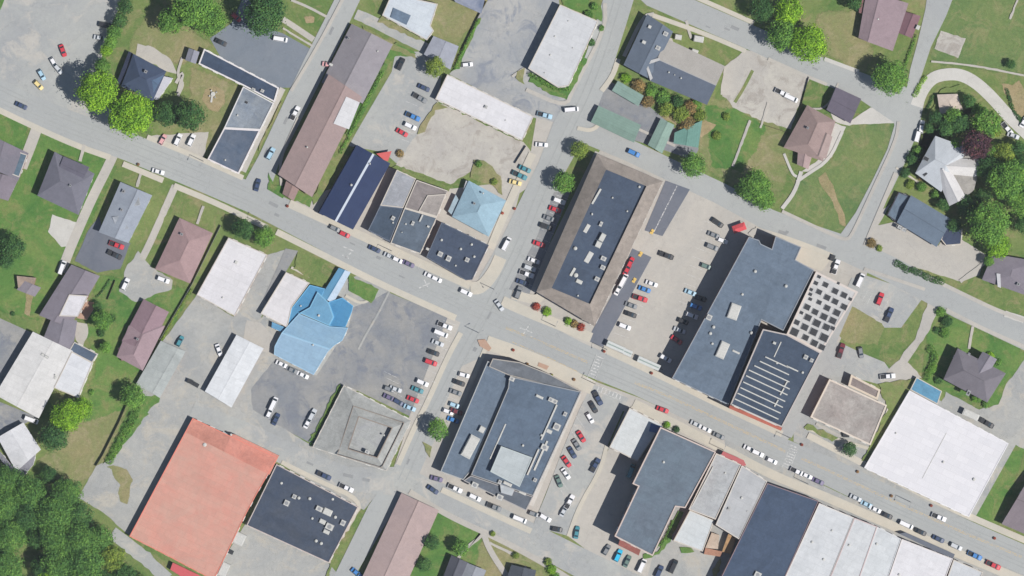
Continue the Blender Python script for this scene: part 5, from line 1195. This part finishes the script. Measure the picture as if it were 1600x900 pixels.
# stations along the car: (x, half width, z top of body), then the cabin
SHAPE = {'sedan': dict(L=4.7, W=1.82, st=[(-2.35, .74, .72), (-2.2, .86, .92), (-1.5, .91, .98), (0, .91, .96), (1.2, .90, .93), (2.0, .84, .82), (2.35, .66, .62)], cab=(-1.65, -1.0, .35, 1.15, 1.43)),
         'hatchback': dict(L=4.2, W=1.78, st=[(-2.1, .78, .85), (-1.95, .87, .96), (-1, .89, .98), (.4, .89, .96), (1.2, .88, .92), (1.8, .82, .80), (2.1, .62, .6)], cab=(-2.0, -1.6, .3, 1.0, 1.48)),
         'suv': dict(L=4.8, W=1.94, st=[(-2.4, .88, .95), (-2.3, .95, 1.05), (-1, .97, 1.1), (.4, .97, 1.08), (1.4, .95, 1.04), (2.15, .90, .92), (2.4, .72, .7)], cab=(-2.32, -2.0, .45, 1.1, 1.76)),
         'van': dict(L=5.3, W=2.0, st=[(-2.65, .95, 1.0), (-2.6, .99, 1.1), (-1, 1.0, 1.15), (1, 1.0, 1.12), (1.9, .97, 1.05), (2.4, .9, .95), (2.65, .74, .75)], cab=(-2.62, -2.5, 1.3, 2.05, 2.0)),
         'pickup truck': dict(L=5.7, W=2.0, st=[(-2.85, .93, .98), (-2.8, .97, 1.02), (-.7, .98, 1.04), (.4, .98, 1.08), (1.7, .96, 1.06), (2.5, .92, .96), (2.85, .76, .72)], cab=(-.85, -.65, .75, 1.4, 1.82))}
CARM = {}
def car_meshes(kind):
    if kind in CARM: return CARM[kind]
    s = SHAPE[kind]; mb = MB(); V = []; prof = []
    for x, w, z in s['st']: prof.append([(x, -w*.96, .28), (x, -w, .55), (x, -w*.97, z-.14), (x, -w*.82, z), (x, w*.82, z), (x, w*.97, z-.14), (x, w, .55), (x, w*.96, .28)])
    for p in prof: V += p
    n = 8; F = []
    for i in range(len(prof)-1):
        for j in range(n): F.append((i*n+j, i*n+(j+1) % n, (i+1)*n+(j+1) % n, (i+1)*n+j))
    F += [tuple(range(n-1, -1, -1)), tuple((len(prof)-1)*n+j for j in range(n))]
    mb.add(V, F)
    b0, t0, t1, b1, zt = s['cab']; w = s['W']/2*.90; wt = w*.80; zb = .93 if s['W'] < 1.9 else 1.04
    cab = [(b0, -w, zb), (b1, -w, zb), (b1, w, zb), (b0, w, zb), (t0, -wt, zt-.04), (t1, -wt, zt-.04), (t1, wt, zt-.04), (t0, wt, zt-.04)]
    mb.add(cab, [(0, 1, 5, 4), (1, 2, 6, 5), (2, 3, 7, 6), (3, 0, 4, 7), (4, 5, 6, 7)])
    mb.add([(t0+.05, -wt*.92, zt), (t1-.05, -wt*.92, zt), (t1-.05, wt*.92, zt), (t0+.05, wt*.92, zt), (t0-.02, -wt*1.01, zt-.06), (t1+.02, -wt*1.01, zt-.06), (t1+.02, wt*1.01, zt-.06), (t0-.02, wt*1.01, zt-.06)], [(0, 1, 2, 3), (4, 5, 1, 0), (5, 6, 2, 1), (6, 7, 3, 2), (7, 4, 0, 3)])
    if kind == 'pickup truck':       # open bed
        mb.add([(-2.7, -.82, 1.06), (-.95, -.82, 1.06), (-.95, .82, 1.06), (-2.7, .82, 1.06)], [(0, 1, 2, 3)], 1)
    def pane(a, b, c, d, off, inset=.1):
        q = [Vector(v) for v in (a, b, c, d)]; ce = sum(q, Vector())/4; n_ = (q[1]-q[0]).cross(q[3]-q[0]).normalized()*off
        q = [v.lerp(ce, inset)+n_ for v in q]; m = MB(); m.add([tuple(v) for v in q], [(0, 1, 2, 3)]); return m
    g = [M_GLASS]; parts = {}
    parts['windscreen'] = pane(cab[1], cab[2], cab[6], cab[5], .015, .07).me('windscreen', g)
    parts['rear_window'] = pane(cab[3], cab[0], cab[4], cab[7], .015).me('rear_window', g)
    parts['side_window'] = [pane(cab[0], cab[1], cab[5], cab[4], .015, .12).me('side_window', g), pane(cab[2], cab[3], cab[7], cab[6], .015, .12).me('side_window', g)]
    wm = MB(); k = 14; r = .34; vs = [(r*cos(2*pi*i/k), y, r*sin(2*pi*i/k)) for y in (-.11, .11) for i in range(k)]
    wm.add(vs, [(i, (i+1) % k, k+(i+1) % k, k+i) for i in range(k)]+[tuple(range(k)), tuple(range(2*k-1, k-1, -1))])
    parts['wheel'] = wm.me('wheel', M_TYRE)
    CARM[kind] = (mb, parts, s, {}); return CARM[kind]
def car(px, py, ang, colour, kind, label, group=None, scale=1.06):
    """ang: direction of the bonnet in the picture, degrees, counter-clockwise from right"""
    mb, parts, s, bodies = car_meshes(kind)
    if colour not in bodies: bodies[colour] = mb.me('body', [paint(colour), M_DARK])
    x, y = P((px, py), 1); root = empty(kind.replace(' ', '_'), (x, y, gz((px, py))), radians(ang)); root.scale = (scale,)*3
    link('body', bodies[colour], root); link('windscreen', parts['windscreen'], root); link('rear_window', parts['rear_window'], root)
    for m in parts['side_window']: link('side_window', m, root)
    hx = s['L']/2*.64; hy = s['W']/2-.10
    for ux, uy in ((hx, hy), (hx, -hy), (-hx, hy), (-hx, -hy)): link('wheel', parts['wheel'], root, (ux, uy, .34))
    tag(root, label, kind, group); return root
ALLCARS = []
def row(group, frm, cars):
    seen = {}
    for i, (x, y, a, c, k) in enumerate(cars):
        cn = {'lightblue': 'pale blue'}.get(c, c)
        ALLCARS.append((x, y, a, c, k, '%s %s, %s from the %s, %s' % (cn, k, ON[i], frm, group), group))
random.seed(5)
row('in the row west of the brown-rimmed block', 'top', [(874, 314, -20, 'white', 'suv'), (867, 327, -20, 'red', 'sedan'), (858, 341, -20, 'grey', 'sedan'), (853, 354, -20, 'black', 'suv'), (842, 381, -20, 'red', 'sedan'), (834, 407, -20, 'white', 'sedan'), (828, 419, -20, 'silver', 'suv'), (823, 428, -20, 'white', 'pickup truck'), (816, 441, -20, 'navy', 'sedan')])
row('parked along the dark alley', 'top', [(985, 410, 62, 'red', 'hatchback'), (980, 421, 62, 'red', 'sedan'), (974, 438, 62, 'white', 'van'), (966, 452, 62, 'white', 'sedan')])
row('in the left column of the concrete car park', 'top', [(1041, 399, -20, 'black', 'pickup truck'), (1018, 443, -20, 'white', 'sedan'), (1007, 452, -20, 'blue', 'sedan'), (1000, 466, -18, 'red', 'pickup truck'), (986, 477, -20, 'grey', 'sedan'), (985, 491, -20, 'black', 'sedan'), (976, 510, -22, 'white', 'suv')])
row('in the right column of the concrete car park', 'top', [(1121, 348, -35, 'black', 'suv'), (1115, 367, -22, 'grey', 'sedan'), (1129, 376, -22, 'white', 'hatchback'), (1113, 386, -22, 'grey', 'suv'), (1103, 416, -20, 'green', 'hatchback'), (1079, 457, -22, 'lightblue', 'sedan'), (1094, 466, -20, 'black', 'sedan'), (1087, 479, -20, 'blue', 'suv'), (1081, 493, -20, 'white', 'suv'), (1067, 502, -22, 'black', 'hatchback'), (1062, 516, -20, 'silver', 'sedan'), (1057, 531, -35, 'red', 'sedan'), (1040, 560, -30, 'white', 'suv')])
row('against the west wall of the lower block', 'top', [(725, 586, -15, 'white', 'hatchback'), (717, 598, -20, 'black', 'sedan'), (712, 613, -20, 'grey', 'sedan'), (710, 633, -20, 'lightblue', 'hatchback'), (713, 643, -20, 'maroon', 'sedan'), (700, 643, -20, 'white', 'hatchback'), (708, 656, -20, 'blue', 'sedan')])  # maroon sedan: a red car, its paint darkened for the block's shade
row('in the right column of the central asphalt lot', 'top', [(695, 509, -22, 'white', 'pickup truck'), (689, 521, -22, 'white', 'van'), (684, 536, -22, 'silver', 'sedan'), (677, 551, -20, 'black', 'sedan'), (673, 566, -20, 'red', 'suv'), (660, 598, -24, 'white', 'suv'), (652, 609, -22, 'teal', 'sedan'), (645, 624, -22, 'red', 'sedan'), (640, 637, -22, 'lightblue', 'sedan')])
row('in the short left column of the central lot', 'top', [(618, 608, -20, 'silver', 'sedan'), (608, 621, -25, 'purple', 'sedan'), (622, 628, -30, 'navy', 'hatchback'), (608, 608, -20, 'grey', 'hatchback')])
row('behind and below the blue restaurant', 'top', [(440, 569, -25, 'white', 'sedan'), (456, 578, -25, 'grey', 'sedan'), (473, 586, -25, 'white', 'sedan'), (427, 631, 65, 'white', 'van'), (421, 645, 65, 'white', 'hatchback'), (431, 655, 65, 'navy', 'sedan'), (488, 648, 62, 'silver', 'suv'), (481, 660, 62, 'white', 'sedan')])
row('parked along the upper kerb of main street', 'left', [(523, 357, -25, 'grey', 'hatchback'), (538, 366, -25, 'red', 'hatchback'), (585, 389, -25, 'navy', 'sedan'), (609, 400, -25, 'silver', 'sedan'), (621, 406, -25, 'white', 'hatchback'), (638, 412, -25, 'purple', 'sedan'), (672, 431, -25, 'white', 'sedan'), (682, 436, -25, 'white', 'hatchback'), (728, 457, -25, 'white', 'suv')])
row('parked along the lower kerb of main street', 'left', [(1088, 663, -25, 'silver', 'sedan'), (1102, 670, -25, 'white', 'sedan'), (1123, 681, -25, 'grey', 'sedan'), (1171, 701, -25, 'white', 'sedan'), (1184, 708, -25, 'white', 'suv'), (1206, 720, -25, 'white', 'hatchback'), (1246, 737, -25, 'white', 'pickup truck')])
row('parked below the second crossing of main street', 'left', [(1260, 743, -25, 'white', 'sedan'), (1278, 752, -25, 'purple', 'sedan'), (1337, 778, -25, 'silver', 'sedan'), (1354, 788, -25, 'lightblue', 'sedan'), (1368, 796, -25, 'white', 'sedan'), (1385, 805, -25, 'black', 'sedan'), (1416, 820, -25, 'white', 'van'), (1438, 831, -25, 'black', 'sedan'), (1466, 842, -25, 'navy', 'sedan'), (1494, 854, -25, 'silver', 'suv'), (1523, 868, -25, 'blue', 'pickup truck'), (1552, 883, -25, 'red', 'pickup truck')])
row('in the slanted row east of the lower block', 'top', [(934, 622, -62, 'navy', 'pickup truck'), (927, 636, -60, 'black', 'sedan'), (922, 653, -60, 'white', 'hatchback'), (908, 682, -58, 'red', 'sedan'), (901, 695, -58, 'grey', 'sedan'), (894, 707, -60, 'navy', 'sedan'), (885, 721, -55, 'red', 'sedan'), (884, 740, -55, 'white', 'sedan'), (873, 752, -68, 'green', 'sedan'), (852, 809, -30, 'white', 'suv'), (834, 803, -20, 'grey', 'hatchback')])
row('beside the bottom edge car bays', 'left', [(948, 859, 60, 'grey', 'hatchback'), (966, 868, 65, 'cyan', 'suv'), (980, 877, 65, 'green', 'sedan'), (1003, 884, 65, 'white', 'van'), (1030, 893, 65, 'navy', 'suv'), (1052, 885, 65, 'black', 'van')])
row('along the street below the lower block', 'left', [(682, 748, -15, 'purple', 'sedan'), (676, 765, -35, 'navy', 'sedan'), (711, 763, -25, 'white', 'pickup truck'), (742, 777, -25, 'white', 'suv'), (772, 792, -22, 'grey', 'pickup truck'), (812, 811, -22, 'white', 'van')])
row('in the pale lot above the gravel yard', 'top', [(626, 100, 65, 'black', 'suv'), (662, 137, -25, 'navy', 'sedan'), (656, 153, -30, 'grey', 'pickup truck'), (645, 182, -25, 'blue', 'pickup truck'), (641, 197, -25, 'white', 'suv'), (628, 207, -30, 'red', 'sedan')])
row('on the cross street forecourt west side', 'top', [(820, 264, -25, 'teal', 'sedan'), (812, 274, -25, 'teal', 'pickup truck'), (805, 285, -15, 'gold', 'sedan')])
row('in the big north-west car park', 'top', [(98, 79, -70, 'red', 'sedan'), (84, 98, -60, 'white', 'hatchback'), (91, 108, -50, 'silver', 'hatchback'), (65, 117, -60, 'lightblue', 'hatchback'), (60, 133, -45, 'gold', 'hatchback')])
row('under the trees beside the north-west car park', 'top', [(164, 39, -10, 'black', 'suv'), (156, 59, -10, 'silver', 'sedan')])
row('in the bays south of the dark round trees', 'left', [(254, 218, 60, 'pink', 'hatchback'), (278, 218, 65, 'white', 'suv'), (299, 219, 65, 'white', 'suv')])
SINGLE = [(33, 165, -25, 'navy', 'sedan', 'navy sedan driving at the left edge of the main street'), (345, 66, -25, 'black', 'sedan', 'black sedan at the west side of the blue asphalt lot'),
 (369, 27, -40, 'red', 'hatchback', 'red hatchback half under the dark tree in the blue lot'), (438, 61, -10, 'white', 'van', 'white van under the large dark tree by the blue lot'),
 (461, 177, 62, 'white', 'pickup truck', 'white pickup truck on the street beside the long brown hall'), (513, 101, -10, 'pink', 'sedan', 'pinkish sedan half on the kerb beside the long brown hall'),
 (423, 240, 62, 'lightblue', 'suv', 'pale blue suv driving up beside the south end of brown hall'), (402, 289, 75, 'navy', 'sedan', 'navy sedan turning at the junction below the office'),
 (247, 268, -15, 'white', 'sedan', 'white sedan driving on main street above the pale west house'), (182, 383, -20, 'red', 'pickup truck', 'red pickup truck on the dark sealed drive'),
 (179, 398, -25, 'black', 'pickup truck', 'black pickup truck below the red one on the dark drive'), (97, 418, 70, 'white', 'van', 'white van at the end of the drive by the long house'),
 (196, 444, 65, 'white', 'suv', 'white suv on the left of the small grey yard'), (255, 437, -20, 'white', 'suv', 'white suv just below the pink hipped house'),
 (281, 533, 62, 'teal', 'hatchback', 'small teal hatchback in the grey yard'), (342, 547, -70, 'white', 'sedan', 'white sedan beside the narrow white metal store'),
 (49, 656, -20, 'white', 'van', 'white van between white workshop and small white house'), (506, 743, -25, 'navy', 'pickup truck', 'navy pickup truck on the street above the dark flat building'),
 (541, 762, -25, 'white', 'pickup truck', 'white pickup truck on the street near the courtyard building'), (557, 895, -40, 'blue', 'sedan', 'blue sedan in the shade of the long pinkish hall'),
 (791, 381, 62, 'white', 'van', 'white van driving on the cross street by the corner shop'), (846, 226, -5, 'white', 'sedan', 'white sedan on the cross street left of round olive tree'),
 (851, 180, -15, 'lightblue', 'pickup truck', 'pale blue pickup truck east of the narrow white store'), (893, 171, 5, 'white', 'van', 'white van crossing the junction above the green sheds'),
 (780, 477, -55, 'silver', 'sedan', 'silver sedan in the middle of the central junction'), (990, 239, -25, 'blue', 'suv', 'blue suv driving on the street above the brown-rimmed block'),
 (730, 101, 5, 'white', 'hatchback', 'white hatchback at the edge of the top asphalt lot'), (1222, 145, -25, 'white', 'pickup truck', 'white pickup truck in the gravel lot'),
 (1236, 153, -25, 'white', 'van', 'white van behind the pickup in the gravel lot'), (1440, 198, 80, 'white', 'suv', 'white suv on the verge above the pale grey house'),
 (1434, 211, 75, 'white', 'van', 'white van just below the suv on the verge'), (1574, 201, -50, 'white', 'pickup truck', 'white pickup truck at the end of the curved drive'), (1583, 212, -20, 'silver', 'sedan', 'silver sedan beside the pickup on the curved drive'),
 (1306, 417, 70, 'white', 'pickup truck', 'white pickup truck in the forecourt north of the dotted roof'), (1344, 438, 65, 'white', 'van', 'white van at the east corner of the dotted roof'),
 (1375, 467, 68, 'red', 'suv', 'red suv in the small grey lot'), (1389, 492, 65, 'navy', 'pickup truck', 'navy pickup truck in the small grey lot'),
 (1314, 548, 72, 'maroon', 'pickup truck', 'maroon pickup truck behind the dotted roof'), (1345, 551, -80, 'grey', 'hatchback', 'small grey hatchback at the foot of the lawn'),
 (1387, 588, 5, 'white', 'pickup truck', 'white pickup truck turning out of the pale drive'), (1542, 661, -30, 'black', 'pickup truck', 'black pickup truck behind the huge white warehouse'),
 (1035, 640, -20, 'red', 'sedan', 'red sedan driving on the main street above the pale shop'), (1467, 808, -22, 'white', 'pickup truck', 'white pickup truck driving below the huge white warehouse'),
 (930, 727, 60, 'navy', 'pickup truck', 'navy pickup truck parked on the right side of the slanted row street'), (890, 784, 62, 'white', 'pickup truck', 'white pickup truck on the side street, by the yard wall'),
 (881, 798, 62, 'silver', 'sedan', 'silver sedan right behind the white pickup on the side street'), (901, 832, 80, 'teal', 'sedan', 'dark teal sedan at the lower end of the concrete yard'), (870, 827, -10, 'black', 'hatchback', 'black hatchback at the bottom junction'),
 (986, 736, 70, 'teal', 'van', 'teal van in the deep shade west of tall slate building'), (1600, 190, 60, 'white', 'sedan', 'white sedan cut off by the right edge above curved drive'), (810, 457, 70, 'grey', 'suv', 'grey suv by the corner planting at the central junction')]
for t in ALLCARS: car(*t[:5], t[5], t[6])
for x, y, a, c, k, lab in SINGLE: car(x, y, a, c, k, lab)

# trailers parked end to end by the main street
def trailer(px, py, ang, L, label):
    x, y = P((px, py), 2); root = empty('box_trailer', (x, y, gz((px, py))), radians(ang)); W = 2.4
    b = MB(); b.box(0, 0, .6, L, W, 2.0); b.box(0, 0, 2.6, L*.99, W*.97, .08, 0, 0, .95); b.obj('body', plain('trailer_skin', (206, 210, 208), .5), root)
    s = MB(); s.box(0, 0, 2.66, L*.9, .5, .06); s.obj('roof_strip', plain('trailer_strip', (150, 165, 160), .5), root)
    d = MB(); d.box(L/2+.6, 0, .5, 1.2, .14, .14); d.obj('drawbar', M_DARK, root)
    wm = car_meshes('sedan')[1]['wheel']
    for ux in (-.5, .5):
        for uy in (-1.1, 1.1): link('wheel', wm, root, (ux, uy, .34))
    tag(root, label, 'trailer', 'trailers by the main street')
trailer(962, 542, -24, 7.5, 'long white box trailer nearest the alley mouth by main street'); trailer(981, 551, -24, 3.4, 'short white box trailer in the middle of three by main street'); trailer(1014, 568, -24, 9.5, 'longest white box trailer at the shop wall by main street')

# ---------------------------------------------------------------- small things
def thing(name, label, cat, px, py, build, h=0.5, ang=0, group=None):
    x, y = P((px, py), h); root = empty(name, (x, y, gz((px, py))), radians(ang)); build(root); tag(root, label, cat, group); return root
def bollard(root):
    a = MB(); a.cyl(0, 0, 0, .14, 1.1, 12); a.obj('post', M_YEL, root); b = MB(); b.box(0, 0, 0, 2.0, 1.2, .22); b.obj('base', M_YEL, root)
for (x, y), lab in zip([(1019, 362), (1001, 397), (991, 438)], ['top', 'middle', 'bottom']):
    thing('bollard', 'yellow post on a yellow island in the dark alley, the %s one' % lab, 'bollard', x, y, bollard, 1, 60, 'yellow posts in the alley')
def canopy(c):
    def f(root):
        m = MB(); m.add([(-2.6, -1.5, 2.5), (2.6, -1.5, 2.5), (2.6, 1.5, 2.5), (-2.6, 1.5, 2.5), (-1.6, 0, 3.2), (1.6, 0, 3.2)], [(0, 1, 5, 4), (2, 3, 4, 5), (1, 2, 5), (3, 0, 4)]); m.obj('cover', plain('cloth_%d' % c[0], c, .8), root)
        for ux in (-2.5, 2.5):
            for uy in (-1.4, 1.4): p = MB(); p.cyl(ux, uy, 0, .05, 2.5, 6); p.obj('post', M_GREYM, root)
    return f
thing('canopy', 'red cloth canopy at the north corner of the concrete car park', 'canopy', 1155, 356, canopy((214, 88, 94)), 2.5, 20)
def dumpster(root):
    m = MB(); m.box(0, 0, .15, 2.2, 1.5, 1.2, 0, 0, 1.12); m.obj('bin', plain('dumpster_green', (.05, .09, .10), .6, raw=True), root); l = MB(); l.box(0, 0, 1.36, 2.4, 1.6, .08); l.obj('lid', M_DARK, root)
for x, y, a, lab in ((297, 596, -20, 'dark dumpster in the grey yard by the narrow white store'), (306, 601, -30, 'second dumpster in the grey yard, nearer the narrow white store'), (1301, 403, 70, 'dumpster at the corner of the cream forecourt'), (1322, 680, 0, 'dumpster near the little dark tree'), (360, 862, -25, 'dark red-brown dumpster beside the orange warehouse')):
    thing('dumpster', lab, 'dumpster', x, y, dumpster, 1.2, a)
def tank(L, W, Hh):
    def f(root):
        m = MB(); m.box(0, 0, .2, L, W, Hh); m.box(0, 0, Hh+.2, L*.96, W*.94, .15, 0, 0, .9); m.obj('body', M_WHITE, root); k = MB(); k.box(0, 0, 0, L*.9, W*.8, .2); k.obj('skid', M_DARK, root)
    return f
thing('storage_container', 'white container by the wall of the orange warehouse, upper of two', 'container', 374, 842, tank(4.2, 4.6, 2.4), 2.5, -25)
thing('storage_container', 'white container near the bottom edge beside the orange warehouse', 'container', 350, 890, tank(3.2, 5.4, 2.4), 2.5, -25)
thing('storage_container', 'white container between mauve hipped house and huge warehouse', 'container', 1517, 648, tank(6.6, 2.6, 2.5), 2.5, -25)
for x, y, L, W, a, lab in ((1092, 61, 3.8, 2.4, -10, 'white garden store on the lawn behind the L-shaped slate house'), (1060, 58, 2.6, 2.0, -10, 'smaller white garden store beside the rear slope'), (1086, 80, 2.6, 1.4, -20, 'low white store against the beige rear slope')):
    thing('storage_container', lab, 'container', x, y, tank(L, W, 1.7), 2, a)
def patio_set(root):
    m = MB(); m.cyl(0, 0, .70, .9, .06, 16); m.cyl(0, 0, 0, .08, .70, 8); m.obj('table_top', M_WHITE, root)
    for i in range(4):
        a = i*pi/2+.5; c = MB(); x, y = 1.5*cos(a), 1.5*sin(a); c.box(x, y, .40, .55, .55, .06, a); c.box(x+.26*cos(a), y+.26*sin(a), .46, .06, .55, .5, a); c.box(x, y, 0, .4, .4, .4, a); c.obj('chair', M_WHITE, root)
thing('patio_set', 'white round table with four chairs on the brick circle', 'patio set', 333, 147, patio_set, .7)
def car_blue(root): tank(2, 1.2, 1)(root)
def planter(c):
    def f(root):
        m = MB(); m.cyl(0, 0, 0, .5, .55, 12, 0, .62); m.obj('pot', plain('pot_clay', (150, 100, 80), .8), root)
        r = random.Random(3); vs, fs = leaves(r, [((0, 0, .6), .55)], .22, 1.2); link('flowers', mesh('flowers', vs, fs, LEAF[c]), root)
    return f
PL = [(824, 569, 'brown'), (862, 586, 'lime'), (897, 593, 'brown'), (802, 547, 'red'), (944, 549, 'red'), (1018, 583, 'red'), (216-0, 172+85, 'brown'), (449, 322, 'red'), (1253, 695, 'red'), (1340, 737, 'brown'), (1455, 790, 'red'), (1554, 841, 'red'), (804, 326, 'red'), (785, 333, 'red'), (1393, 775, 'brown')]
for i, (x, y, c) in enumerate(PL):
    w = ['on the plaza above the lower block, left one', 'on the plaza above the lower block, middle one', 'on the plaza above the lower block, right one', 'at the brick corner of the central junction', 'at the crossing by the alley mouth', 'before the white trailers', 'on the walk by the west drive', 'in front of the brown hall', 'at the second crossing of main street', 'at the corner of the huge white warehouse', 'on the walk below the huge white warehouse', 'at the far right of the main street', 'beside the sky-blue hipped house', 'on the verge of the sky-blue hipped house', 'halfway along the huge white warehouse'][i]
    thing('planter', '%s flower planter %s' % (CN[c], w), 'planter', x, y, planter(c), .6, 0, 'flower planters on the pavements')
def pole(root):
    p = MB(); p.cyl(0, 0, 0, .13, 8.5, 8, 0, .09); p.obj('pole', M_GREYM, root); a = MB(); a.box(.9, 0, 8.3, 1.8, .08, .08); a.obj('arm', M_GREYM, root)
    l = MB(); l.box(1.9, 0, 8.22, .7, .28, .14, 0, 0, .8); l.obj('lamp_head', M_GREYM, root)
LP = [(772, 452, -60, 'at the corner shop on the central junction'), (748, 520, 30, 'at the brick corner of the central junction'), (930, 600, 60, 'at the plaza end by the crossing'), (948, 546, -100, 'opposite the plaza end by the crossing'), (612, 392, -110, 'before the slate-blue shop terrace'), (1234, 684, -110, 'by the red brick shop front'), (1262, 756, 70, 'above the navy flat warehouse'), (1422, 784, -110, 'below the middle of the huge white warehouse'), (1130, 703, 70, 'by the red awning'), (408, 350, 70, 'by the greener tree before the white store'), (318, 252, -110, 'by the foot of the L-shaped office'), (868, 510, 70, 'below the planting beds')]
for x, y, a, w in LP: thing('street_lamp', 'grey street lamp '+w, 'street lamp', x, y, pole, 1, a, 'street lamps along the main street')

# ---------------------------------------------------------------- the thin summer haze between the town and the survey camera
hz = MB(); hz.box(0, 0, -1.5, 1500, 1500, H+12); hm = D.materials.new('haze'); hm.use_nodes = True; nt = hm.node_tree
nt.nodes.remove(nt.nodes['Principled BSDF']); pv = nt.nodes.new('ShaderNodeVolumePrincipled')
pv.inputs['Color'].default_value = (0.82, 0.90, 1.0, 1); pv.inputs['Density'].default_value = 0.000018; pv.inputs['Anisotropy'].default_value = 0.0
nt.links.new(pv.outputs[0], nt.nodes['Material Output'].inputs['Volume'])
tag(hz.obj('haze', hm), kind='stuff')
